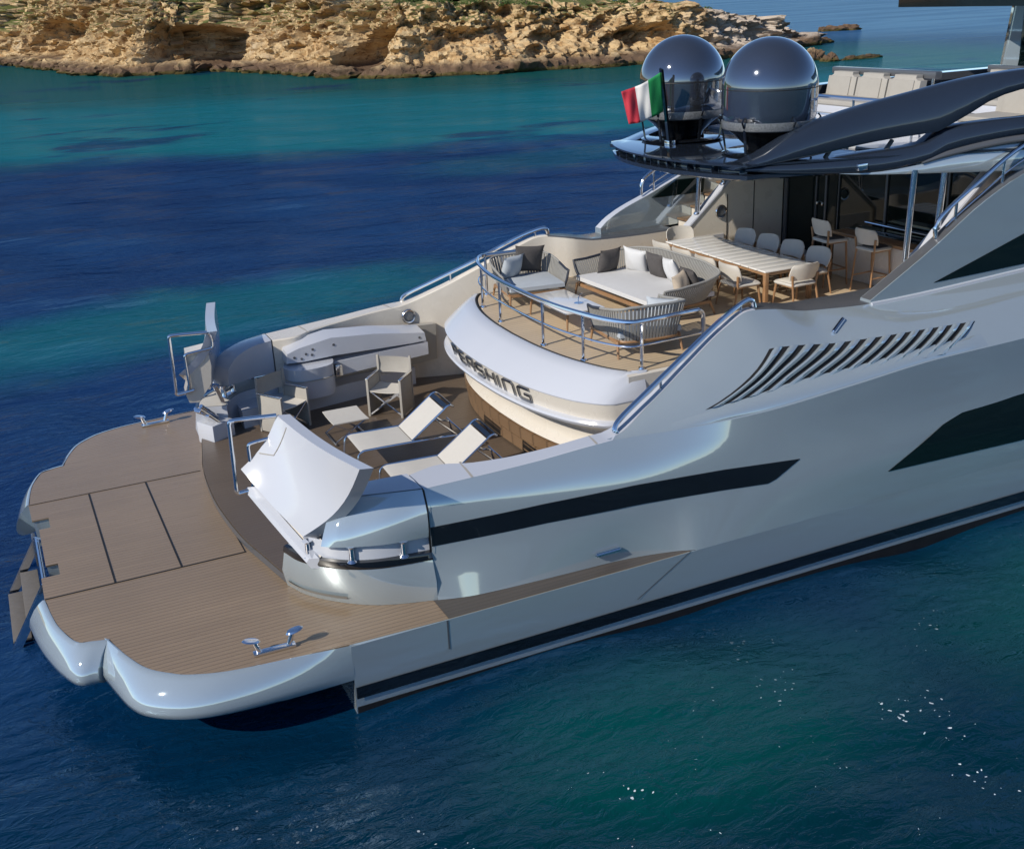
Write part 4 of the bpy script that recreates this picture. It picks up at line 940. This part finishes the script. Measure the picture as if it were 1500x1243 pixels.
# ---- dining chairs
def make_chair(name, label, cat, sh, bh, group, stool=False):
    t = thing(name, label, cat, group=group)
    # seat
    mb = MB(); pp = smooth([(-.22, .21, 0), (0, .235, 0), (.22, .21, 0), (.225, 0, 0), (.20, -.20, 0), (0, -.22, 0), (-.20, -.20, 0), (-.225, 0, 0)], 4, closed=True)
    mb.prism([(p.x*.93, p.y*.93, sh+.035) for p in pp], [(p.x, p.y, sh+.012) for p in pp]); mb.prism([(p.x, p.y, sh+.011) for p in pp], [(p.x*.97, p.y*.97, sh-.012) for p in pp]); obj('seat', mb, M['mesh_white'], t, 50)
    mb = MB(); mb.prism([(p.x*.74, p.y*.62+.03, sh+.052) for p in pp], [(p.x*.80, p.y*.68+.03, sh+.037) for p in pp]); obj('seat_pad', mb, M['cush_dark'] if stool else M['fabric'], t, 50)
    # curved back shell
    mb = MB(); rows = []
    for z in np.linspace(0, 1, 8):
        hw = .215 + .035*math.sin(PI*min(z+.1, 1)*.8) - .03*max(0, z-.85)/.15; r = []
        for k in range(11):
            u = 2*k/10-1; r.append((u*hw, -.215 - .07*z + .085*u*u, sh + .10 + (bh-sh-.10)*z - .02*u*u*z))
        back = [(x, y-.016, zz) for x, y, zz in reversed(r)]
        rows.append(r + back)
    mb.loft(rows, cu=True, cap=True); obj('backrest', mb, M['fabric'], t, 50)
    for sx in (-1, 1):
        mb = MB(); mb.tube([(sx*.19, .18, sh-.01), (sx*.215, .225, 0)], .020, 8, r2=.013); obj('leg', mb, M['wood'], t)
        mb = MB(); mb.tube([(sx*.225, -.20, sh+.20), (sx*.20, -.185, sh-.01), (sx*.22, -.25, 0)], .020, 8, r2=.013); obj('leg', mb, M['wood'], t)
    mb = MB()
    for sx in (-1, 1): mb.bar((sx*.19, .18, sh-.022), (sx*.20, -.185, sh-.022), .03, .025)
    mb.bar((-.19, .18, sh-.022), (.19, .18, sh-.022), .03, .025)
    obj('seat_rail', mb, M['wood'], t)
    if stool:
        mb = MB()
        for sx in (-1, 1): mb.tube([(sx*.205, .208, .28), (sx*.212, -.228, .28)], .012, 8)
        mb.tube([(-.207, .21, .28), (.207, .21, .28)], .014, 8); obj('footrest', mb, M['wood'], t)
    return t
CH = [(10.50, 1.47, -90, 'cream dining chair on the sofa side of the table, first from the port end'),
      (10.48, 0.82, -90, 'cream dining chair on the sofa side of the table, second from the port end'),
      (10.46, 0.12, -90, 'cream dining chair on the sofa side of the table, third from the port end'),
      (10.46, -0.54, -91, 'cream dining chair on the sofa side of the table, nearest the camera'),
      (11.78, 1.36, 90, 'cream dining chair on the salon side of the table, first from the port end'),
      (11.80, 0.74, 90, 'cream dining chair on the salon side of the table, second from the port end'),
      (11.82, 0.12, 90, 'cream dining chair on the salon side of the table, third from the port end'),
      (11.82, -0.54, 90, 'cream dining chair on the salon side of the table, nearest the bar'),
      (11.17, -1.02, 3, 'cream dining chair at the starboard head of the table, its back to the camera'),
      (11.18, 2.05, 180, 'cream dining chair at the port head of the table by the stairs')]
c0 = None
for x, y, a, lb in CH:
    if c0 is None: c0 = make_chair('dining_chair', lb, 'chair', .44, .86, 'cream dining chairs round the table'); c = c0
    else: c = dup(c0, (0, 0, 0), 0, lb)
    c.location = (x, y, ZU); c.rotation_euler = (0, 0, math.radians(a)); c.scale = (1.14, 1.06, .83)
s0 = make_chair('bar_stool', 'tall cream bar stool nearer the salon door', 'bar stool', .76, 1.14, 'bar stools at the counter', True)
s0.location = (12.46, -0.26, ZU); s0.rotation_euler = (0, 0, math.radians(-94)); s0.scale = (1.0, 1.0, .98)
s1 = dup(s0, (12.70, -1.02, ZU), math.radians(-86), 'tall cream bar stool nearer the starboard poles')
s1.scale = (.95, .95, .92)

# ---- ensign on its staff
mb = MB(); mb.bar((9.92, .66, 5.02), (9.60, .40, 6.20), .09, .035, .01, up=(1, 0, 0)); staff = obj('flag_staff', mb, M['black'], yacht)
mb = MB(); mb.box((9.93, .66, 5.05), (.12, .14, .08), bev=.015); obj('staff_socket', mb, M['chrome'], staff)
k = NT('tricolour'); v = k.coord('UV'); X = k.sep(v)
g1 = k.math('GREATER_THAN', X[0], .333); g2 = k.math('GREATER_THAN', X[0], .667)
cc = k.mix(g2, k.mix(g1, (0.01, .25, .07), (.70, .70, .68)), (.50, .03, .05)); k.P(Base_Color=cc, Roughness=.8, Normal=k.bump(k.noise(k.coord(), 300, 2), .2, .002))
NX, NZ = 24, 14; me = bpy.data.meshes.new('ensign'); V = []; F = []
A0, A1, B0, B1 = Vector((9.615, .43, 6.15)), Vector((9.70, .50, 5.56)), Vector((9.02, .60, 5.90)), Vector((9.06, .46, 5.42))
for i in range(NX+1):
    for j in range(NZ+1):
        u = i/NX; q = j/NZ; p = A0.lerp(B0, u).lerp(A1.lerp(B1, u), q)
        wv = .045*math.sin(u*11 + q*3.2)*u**.6 + .02*math.sin(u*23-q*5)*u
        V.append(p + Vector((.55, .83, 0))*wv + Vector((0, 0, -.06*math.sin(PI*u)*.6)))
for i in range(NX):
    for j in range(NZ): a = i*(NZ+1)+j; F.append((a, a+1, a+NZ+2, a+NZ+1))
me.from_pydata([tuple(p) for p in V], [], F); uv = me.uv_layers.new(name='uv')
for lp in me.loops: uv.data[lp.index].uv = ((lp.vertex_index//(NZ+1))/NX, (lp.vertex_index % (NZ+1))/NZ)
me.materials.append(k.m); me.shade_smooth(); fo = bpy.data.objects.new('ensign', me); col.objects.link(fo)
sm = fo.modifiers.new('thick', 'SOLIDIFY'); sm.thickness = .006
tag(fo, 'green, white and red tricolour flag on the black staff beside the domes', 'flag')

# ---- flybridge sofas
def fly_sofa(label, loc, rz, n, wdt, arm=True):
    t = thing('deck_sofa', label, 'sofa', loc, rz, 'sofas on the flybridge')
    W = n*wdt
    mb = MB(); mb.box((-.40, 0, .08), (.95, W+.1, .16), bev=.04); obj('seat_base', mb, M['white'], t)
    mb = MB(); mb.box((-.45, 0, .20), (.85, W, .10), bev=.05, seg=3); obj('seat_cushion', mb, M['greyfab'], t)
    for k in range(n):
        mb = MB(); b = bmesh.new(); bmesh.ops.create_cube(b, size=1); bmesh.ops.bevel(b, geom=b.edges[:], offset=.16, segments=3, affect='EDGES')
        for v in b.verts: v.co = Vector((v.co.x*.22 + (v.co.z*.10), v.co.y*(wdt-.04), v.co.z*.52))
        mb.bm(b, Matrix.Translation((.02, -W/2+wdt*(k+.5), .40))); obj('back_cushion', mb, M['greyfab'], t, 50)
    mb = MB(); mb.box((.24, 0, .66), (.16, W+.25, .12), bev=.02); obj('backrest_bar', mb, M['grey'], t)
    mb = MB()
    for k in range(n+1): mb.tube([(.22, -W/2+W*k/n, .2), (.24, -W/2+W*k/n, .64)], .025, 8)
    obj('backrest_post', mb, M['chrome'], t)
    return t
fly_sofa('cream three-cushion sofa with dark backrest bar beyond the nearer dome', (15.0, 1.75, 5.06), 0.0, 3, .80)
fly_sofa('cream two-cushion sofa with open backrest near the dark roof column', (16.6, .05, 5.06), 0.0, 2, .62)
fly_sofa('single-cushion cream seat seen below the dark arch at the right edge', (14.6, -2.0, 5.06), 0.0, 1, 1.0)
# ================================================================== SEA
k = NT('sea water'); v = k.coord(); X = k.sep(v)
warp = k.noise(v, .11, 4.0, .6); warp2 = k.noise(k.coord(loc=(31, 17, 4)), .35, 4.0, .6)
def ell(cx, cy, rx, ry, amt=1.3, rot=0.0):
    ca, sa = math.cos(rot), math.sin(rot)
    dx = k.math('SUBTRACT', X[0], cx); dy = k.math('SUBTRACT', X[1], cy)
    a = k.math('ADD', k.math('MULTIPLY', dx, ca/rx), k.math('MULTIPLY', dy, sa/rx)); b = k.math('ADD', k.math('MULTIPLY', dx, -sa/ry), k.math('MULTIPLY', dy, ca/ry))
    r = k.math('SQRT', k.math('ADD', k.math('MULTIPLY', a, a), k.math('MULTIPLY', b, b)))
    r = k.math('ADD', r, k.math('MULTIPLY', k.math('SUBTRACT', warp, .5), amt)); r = k.math('ADD', r, k.math('MULTIPLY', k.math('SUBTRACT', warp2, .5), amt*.5))
    return k.mr(r, 1.15, .35)
# shallow shelf in front of the cliffs
n1 = k.noise(k.coord(loc=(5, 3, 0)), .06, 4.0, .6)
shy = k.math('ADD', X[1], k.math('MULTIPLY', k.math('SUBTRACT', n1, .5), 22.0)); shy = k.math('ADD', shy, k.math('MULTIPLY', X[0], .42))
shelf = k.mr(shy, 47.0, 57.0); shelf = k.math('MULTIPLY', shelf, k.mr(X[0], 112.0, 84.0)); shelf = k.math('MULTIPLY', shelf, k.mr(k.math('ADD', X[1], k.math('MULTIPLY', X[0], .75)), 216.0, 190.0))
kelp = k.mr(k.noise(k.coord(scale=(.05, .09, 1), loc=(2, 9, 0)), 1.0, 4.0, .6), .58, .66)
shelf = k.math('MULTIPLY', shelf, k.math('SUBTRACT', 1.0, k.math('MULTIPLY', kelp, .75)))
t1 = ell(3.0, 14.0, 11.0, 3.6, 1.3, .15); t2 = ell(12.2, -6.6, 3.8, 2.8, 1.0); t3 = ell(5.8, -6.2, 3.3, 1.9, 1.0); t4 = ell(30, 34, 14, 4, 1.5)
teal = k.math('MAXIMUM', k.math('MULTIPLY', shelf, .95), k.math('MAXIMUM', k.math('MULTIPLY', t1, .75), k.math('MAXIMUM', k.math('MULTIPLY', t2, .75), k.math('MAXIMUM', k.math('MULTIPLY', t3, .55), k.math('MULTIPLY', t4, .35)))))
blue = k.mix(k.mr(warp, .35, .7), (0.0010, 0.013, 0.066), (0.0016, 0.025, 0.098))
near = k.mr(X[1], 2.0, -9.0)
blue = k.mix(near, blue, (0.0003, 0.021, 0.033))
tcn = k.mr(X[1], 0.0, -4.0)
shoal = k.mr(k.math('ADD', shy, k.math('MULTIPLY', X[0], .12)), 84.0, 108.0)
tc = k.mix(shelf, (0.001, 0.105, 0.112), (0.002, 0.125, 0.145))
blue = k.mix(k.mr(k.math('ADD', X[1], X[0]), 175.0, 260.0), blue, k.mix(k.mr(k.noise(k.coord(scale=(.02, .09, 1), rot=(0, 0, .35)), 1.0, 5.0, .65), .38, .62), (0.022, 0.085, 0.200), (0.058, 0.150, 0.275)))
tc = k.mix(k.math('MULTIPLY', shoal, .75), tc, (0.010, 0.060, 0.045)); tc = k.mix(tcn, tc, (0.0015, 0.075, 0.062))
bed = k.mix(teal, blue, tc)
# white flecks painted into the water colour for sun glints
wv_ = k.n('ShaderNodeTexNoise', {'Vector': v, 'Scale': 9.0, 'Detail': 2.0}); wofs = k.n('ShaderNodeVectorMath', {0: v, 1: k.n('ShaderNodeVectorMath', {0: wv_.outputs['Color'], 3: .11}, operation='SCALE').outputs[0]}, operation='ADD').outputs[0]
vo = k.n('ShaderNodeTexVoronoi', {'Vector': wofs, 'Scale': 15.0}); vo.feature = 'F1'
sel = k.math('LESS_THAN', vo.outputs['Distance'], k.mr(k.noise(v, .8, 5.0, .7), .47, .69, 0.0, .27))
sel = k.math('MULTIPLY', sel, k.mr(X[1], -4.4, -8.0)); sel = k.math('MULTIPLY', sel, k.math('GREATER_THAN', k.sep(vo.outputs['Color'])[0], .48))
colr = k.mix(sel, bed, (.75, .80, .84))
# waves finer than the mesh: three bumped bands, elongated along the crests
rot = math.radians(-25)
w1n = k.n('ShaderNodeTexNoise', {'Vector': k.coord(scale=(.62, 1.35, 1), rot=(0, 0, -rot)), 'Scale': .85, 'Detail': 4.0, 'Roughness': .55, 'Distortion': .5}); w1n.noise_type = 'RIDGED_MULTIFRACTAL'; w1 = w1n.outputs[0]
w2 = k.noise(k.coord(scale=(.8, 1.7, 1), rot=(0, 0, -rot + .5)), 4.0, 4.0, .6, .6)
w3 = k.noise(k.coord(scale=(.35, .9, 1), rot=(0, 0, -rot - .2)), .45, 4.0, .55, .3)
b1 = k.bump(w3, .5, .5); b2 = k.bump(w1, .55, .13, b1); b3 = k.bump(w2, .65, .055, b2); 
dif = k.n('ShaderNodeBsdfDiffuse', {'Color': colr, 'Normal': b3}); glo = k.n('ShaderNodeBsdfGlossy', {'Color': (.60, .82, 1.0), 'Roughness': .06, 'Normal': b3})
fr = k.n('ShaderNodeFresnel', {'IOR': 1.333, 'Normal': b3}); fm = k.math('MULTIPLY', fr.outputs[0], .17)
mx = k.n('ShaderNodeMixShader', {0: fm, 1: dif.outputs[0], 2: glo.outputs[0]}); k.t.links.new(mx.outputs[0], k.out.inputs[0])
water_m = k.m
# polar sheet round the camera's foot, real waves near, flat far
C0 = Vector((0.0, -14.66)); NA = 720
rs = [0.4]
while rs[-1] < 6000: rs.append(rs[-1]*1.022 + .02)
comp = []
wr = random.Random(3)
for i in range(26):
    lam = 0.9*(8.5/0.9)**(i/25); th = math.radians(62) + wr.gauss(0, .45); comp.append((2*PI/lam*math.cos(th), 2*PI/lam*math.sin(th), wr.uniform(0, 2*PI), lam*.0034*(1.0 if lam < 5 else .7), lam))
ang = np.linspace(0, 2*PI, NA, endpoint=False); RR = np.array(rs)
PX = C0.x + RR[:, None]*np.cos(ang)[None]; PY = C0.y + RR[:, None]*np.sin(ang)[None]; PZ = np.zeros_like(PX)
cell = np.maximum(RR*2*PI/NA, RR*.022)[:, None]
for kx, ky, ph, amp, lam in comp:
    ph_ = kx*PX + ky*PY + ph; fade = np.clip((lam/cell-2.5)/3.0, 0, 1)
    PZ += fade*amp*(np.sin(ph_) + .22*np.cos(2*ph_))
V = np.stack([PX, PY, PZ], -1).reshape(-1, 3); nr = len(rs); F = []
for i in range(nr-1):
    for j in range(NA): a = i*NA+j; b = i*NA+(j+1) % NA; F.append((a, b, b+NA, a+NA))
F.append(tuple(range(NA-1, -1, -1)))
me = bpy.data.meshes.new('sea'); me.from_pydata(V.tolist(), [], F); me.shade_smooth(); me.materials.append(water_m)
sea = bpy.data.objects.new('sea', me); col.objects.link(sea); struct(sea, 'dark blue sea with turquoise shallows and small waves', 'sea')

# ================================================================== ROCKY COAST
k = NT('coast rock'); v = k.coord(); X = k.sep(v)
n1 = k.noise(v, .35, 6.0, .62, .4); n2 = k.noise(v, 1.6, 6.0, .65, .8); n3 = k.noise(k.coord(scale=(.5, .5, 2.6)), 1.1, 5.0, .6, 1.2)
rock = k.ramp(n1, [(.30, (.16, .085, .036)), (.42, (.42, .265, .125)), (.56, (.56, .40, .215)), (.75, (.52, .41, .28))])
rock = k.mix(k.mr(n3, .45, .62, 0, .55), rock, (.64, .49, .28)); rock = k.mix(k.mr(n2, .54, .66, 0, .8), rock, (.10, .06, .035))
pale = k.mr(k.math('ADD', X[0], k.math('MULTIPLY', n1, 8.0)), 74.0, 80.0); rock = k.mix(k.math('MULTIPLY', pale, .85), rock, k.mix(n2, (.36, .30, .25), (.60, .53, .46)))
zz = k.math('ADD', X[2], k.math('MULTIPLY', k.math('SUBTRACT', n2, .5), 1.0))
rock = k.mix(k.mr(zz, 1.5, .75), rock, k.mix(n2, (.075, .05, .035), (.20, .125, .075)))
rock = k.mix(k.mr(zz, .48, .2), rock, (.09, .07, .022)); rock = k.mix(k.mr(zz, .18, .02), rock, (.04, .032, .012))
geo = k.n('ShaderNodeNewGeometry'); nz = k.sep(geo.outputs['True Normal'])[2]
topm = k.math('MULTIPLY', k.mr(nz, .72, .90), k.mr(k.math('ADD', X[2], k.math('MULTIPLY', n2, 2.0)), 4.6, 6.6))
topm = k.math('MULTIPLY', topm, k.mr(n1, .36, .50)); topm = k.math('MULTIPLY', topm, k.math('SUBTRACT', 1.0, pale))
veg = k.mix(n2, (.055, .085, .018), (.16, .16, .05)); rock = k.mix(topm, rock, veg)
k.P(Base_Color=rock, Roughness=.95, Specular_IOR_Level=.2)
bb = k.bump(n2, .6, .35); k.P(Normal=k.bump(k.noise(v, 6.0, 5.0, .65), .5, .08, bb))
rock_m = k.m
shore = [(-240, 300), (-120, 235), (-60, 215), (-25, 208), (0, 204), (6.7, 200), (12, 172), (15, 146), (18.3, 136.4), (24, 133), (29.8, 131), (34.5, 112), (37.3, 98), (43.6, 93.7), (52, 91), (63.4, 88.5), (72, 87.5), (79.5, 90), (88, 95), (97, 103), (104, 112), (110, 124)]
hgt = pch([-240, 0, 6.7, 13, 18.3, 29.8, 37.3, 44, 52, 63.4, 72, 79.5, 88, 97, 104, 110], [13, 12.0, 11.6, 10.0, 8.8, 8.3, 7.1, 6.7, 6.2, 5.8, 5.4, 4.3, 2.9, 1.2, .3, -1.2])
S = smooth([(x, y, 0) for x, y in shore], 40)
# resample evenly where it is seen
acc = [0.0]
for a, b in zip(S[:-1], S[1:]): acc.append(acc[-1] + (b-a).length)
samp = np.concatenate([np.linspace(0, 260, 60), np.linspace(260.3, min(acc[-1], 470), 900)]); pts = []
for q in samp:
    i = min(max(int(np.searchsorted(acc, q)), 1), len(S)-1); f = (q-acc[i-1])/max(1e-6, acc[i]-acc[i-1]); pts.append(S[i-1].lerp(S[i], f))
prof = [(-.5, -1.2), (0.0, -.15), (.15, .35), (.7, .75), (1.8, .95), (2.9, 1.15)]
NF = 56
caves = [(10, 188, 13, 7), (27.5, 137, 5.5, 7), (38.5, 104.5, 4.2, 6.5), (48, 99.5, 3.0, 4.5), (57, 96, 2.2, 3.2), (67, 93.5, 2.8, 4.5)]
V = []; F = []; rowsn = None
for i, p in enumerate(pts):
    t = (pts[min(i+1, len(pts)-1)] - pts[max(i-1, 0)]); t.normalize(); n = Vector((-t.y, t.x, 0))
    if n.y < 0 and abs(n.y) > .2: n = -n
    n = (n*.7 + Vector((.15, .85, 0))*.5).normalized()
    H = hgt(p.x); cur = []
    for d, z in prof: cur.append((d, min(z, H*.7) if z > 0 else z))
    for kf in range(1, NF+1):
        f = kf/NF; d = 3.0 + (H*.95)*f; cur.append((d, min(1.15, H*.5) + (H-min(1.15, H*.5))*f))
    for d, dz in ((1.2, .15), (3, .3), (6, .5), (11, .7), (20, .9), (40, 1.0), (90, 1.2), (200, 1.5)): cur.append((3.0+H*.95+d, H+dz*(.5+.05*H) - max(0, p.x-74)*.09*max(0, d-5)))
    rowsn = len(cur)
    for q, (d, z) in enumerate(cur):
        P = p + n*d; w_ = Vector((P.x, P.y, z))
        ff = min(max((z-.6)/max(H-.6, .3), 0), 1); amp = (.60 + .8*ff) if d < 14 else .8
        big = noise.fractal(Vector((P.x*.13, P.y*.13, z*.10)), .9, 2.0, 3, noise_basis='PERLIN_ORIGINAL')
        med = noise.ridged_multi_fractal(Vector((w_.x*.38, w_.y*.38, z*.62)), .9, 2.1, 5, 1.0, 2.0, noise_basis='PERLIN_ORIGINAL') - 1.0
        zt = z*.85 + .9*noise.noise(Vector((P.x*.11, P.y*.11, 7))) + .35*noise.noise(w_*.5) + .10*P.x*.3
        ph = zt - math.floor(zt); sm_ = min(max((ph-.62)/.38, 0), 1); sm_ = sm_*sm_*(3-2*sm_)
        st = (sm_ - ph)*(.75 + .5*noise.noise(w_*.4))
        fine = noise.fractal(w_*1.7, .8, 2.0, 4, noise_basis='PERLIN_ORIGINAL')
        off = -(big*3.0*amp + med*1.5*amp + fine*.50*amp) + st*amp*.9*min(1, ff*6)
        if d < 14:
            for cx, cy, cr, dep in caves:
                g = math.hypot(P.x-cx, P.y-cy); e = math.exp(-(g/cr)**6)*math.exp(-((ff-.27)/.29)**6); off += dep*e
        zz_ = z + (fine*.25 + big*.5)*min(1, max(0, z)) if d < 14 else z + big*.9*min(1, H/5) + fine*.25
        Q = w_ + n*off*min(1, max(0, .25+z)) ; Q.z = zz_ - (max(0, Q.x-80)*.22 if d > 9 else 0); V.append(tuple(Q))
for i in range(len(pts)-1):
    for q in range(rowsn-1): a = i*rowsn+q; F.append((a, a+rowsn, a+rowsn+1, a+1))
br = random.Random(21)
for c in range(190):
    i = br.randrange(70, len(pts)-30); p = pts[i]
    if p.x < 2 or p.x > 96: continue
    R_ = br.uniform(.25, 1.0)**1.4*1.3; q = Vector((p.x+br.uniform(-.5, .5), p.y+br.uniform(-.9, 2.6), br.uniform(-.1, .55)*R_)); o = len(V)
    b = bmesh.new(); bmesh.ops.create_icosphere(b, subdivisions=3, radius=1); b.verts.index_update(); sx, sy, sz = R_*br.uniform(.8, 1.7), R_*br.uniform(.7, 1.2), R_*br.uniform(.5, .85); sd_ = br.uniform(0, 90)
    for v_ in b.verts:
        d = 1 + .42*noise.fractal(v_.co*1.2+Vector((sd_, 0, 0)), .9, 2.0, 4, noise_basis='VORONOI_F1'); V.append((q.x+v_.co.x*sx*d, q.y+v_.co.y*sy*d, q.z+v_.co.z*sz*d))
    F += [tuple(v_.index+o for v_ in f.verts) for f in b.faces]; b.free()
me = bpy.data.meshes.new('rocky_coast'); me.from_pydata(V, [], F)
b = bmesh.new(); b.from_mesh(me); bmesh.ops.recalc_face_normals(b, faces=b.faces); b.to_mesh(me); b.free()
me.shade_smooth(); me.set_sharp_from_angle(angle=math.radians(40)); me.materials.append(rock_m)
coast = bpy.data.objects.new('rocky_coast', me); col.objects.link(coast); struct(coast, 'ochre rocky cliff with caves and scrub along its top', 'cliff')
# scrub along the cliff top: one mass of small leaf clumps
k = NT('scrub'); f = k.noise(k.coord(), .9, 4.0); k.P(Base_Color=k.ramp(f, [(.3, (.035, .065, .012)), (.55, (.075, .115, .022)), (.75, (.17, .16, .05))]), Roughness=.9)
V = []; F = []; sr = random.Random(11)
vis = [i for i, p in enumerate(pts) if 2 < p.x < 78]
for c in range(900):
    i = sr.choice(vis); base = Vector(me.vertices[i*rowsn + len(prof)+NF+sr.choice((0, 0, 1, 1, 2, 2, 3))].co); base.x += sr.uniform(-.5, .5); base.y += sr.uniform(-.4, 1.2)
    if noise.noise(Vector((base.x*.12, base.y*.12, 3))) < -.05: continue
    R_ = sr.uniform(.25, .75)
    for q in range(46):
        a = sr.uniform(0, 2*PI); rr = R_*math.sqrt(sr.random()); hh = (R_*.55)*math.sqrt(max(0, 1-(rr/R_)**2))*sr.uniform(.5, 1.05)
        p = base + Vector((rr*math.cos(a), rr*math.sin(a), hh-.05)); e = sr.uniform(.05, .12); u = Vector((sr.gauss(0, 1), sr.gauss(0, 1), sr.gauss(0, 1))).normalized()*e; w_ = Vector((sr.gauss(0, 1), sr.gauss(0, 1), sr.gauss(0, 1))).normalized()*e
        o = len(V); V += [tuple(p-u), tuple(p+w_), tuple(p+u), tuple(p-w_*.6)]; F.append((o, o+1, o+2, o+3))
mesh = bpy.data.meshes.new('scrub'); mesh.from_pydata(V, [], F); mesh.materials.append(k.m)
so = bpy.data.objects.new('scrub', mesh); col.objects.link(so); struct(so, 'low green scrub growing along the cliff top', 'scrub', 'stuff')
# rocks standing off the point
def rock(label, x, y, rx, ry, h, rz, seed, lumps=1):
    mb = MB(); rr = random.Random(seed)
    for l in range(lumps):
        b = bmesh.new(); bmesh.ops.create_icosphere(b, subdivisions=4, radius=1)
        ox = (l-(lumps-1)/2)*1.5/lumps if lumps > 1 else 0; sc_ = 1.0 if lumps == 1 else rr.uniform(.45, .75)
        for v_ in b.verts:
            p = v_.co; d = 1 + .45*noise.fractal(p*1.3+Vector((seed*3.1, l*7, 0)), .9, 2.0, 5, noise_basis='PERLIN_ORIGINAL') + .12*noise.fractal(p*5+Vector((seed, l, 2)), .8, 2, 3, noise_basis='PERLIN_ORIGINAL')
            v_.co = Vector((p.x*rx*d*sc_ + ox*rx, p.y*ry*d*sc_, p.z*h*d*(sc_+.2)*1.1))
        mb.bm(b)
    o = obj('sea_rock', mb, rock_m, None, 40, (x, y, -.1)); o.rotation_euler = (0, 0, rz); return tag(o, label, 'rock', 'rocks off the headland')
rock('low flat rock alone in the open sea, farthest from the headland', 121, 126, 3.2, 1.8, 1.0, -.35, 3, 3)
rock('low reef running out from the tip of the headland', 94.5, 102, 3.4, 1.6, .8, -.35, 5, 3)
rock('dark boulder at the foot of the headland behind the nearer dome', 76.0, 77.0, 1.15, .9, .85, .3, 8)
rock('rounded dark boulder beside the narrow reef', 75.6, 74.2, .95, .8, .6, .8, 9)
rock('narrow reef just breaking the surface right of the dark boulders', 79.2, 74.0, 2.6, .6, .42, .12, 12, 3)
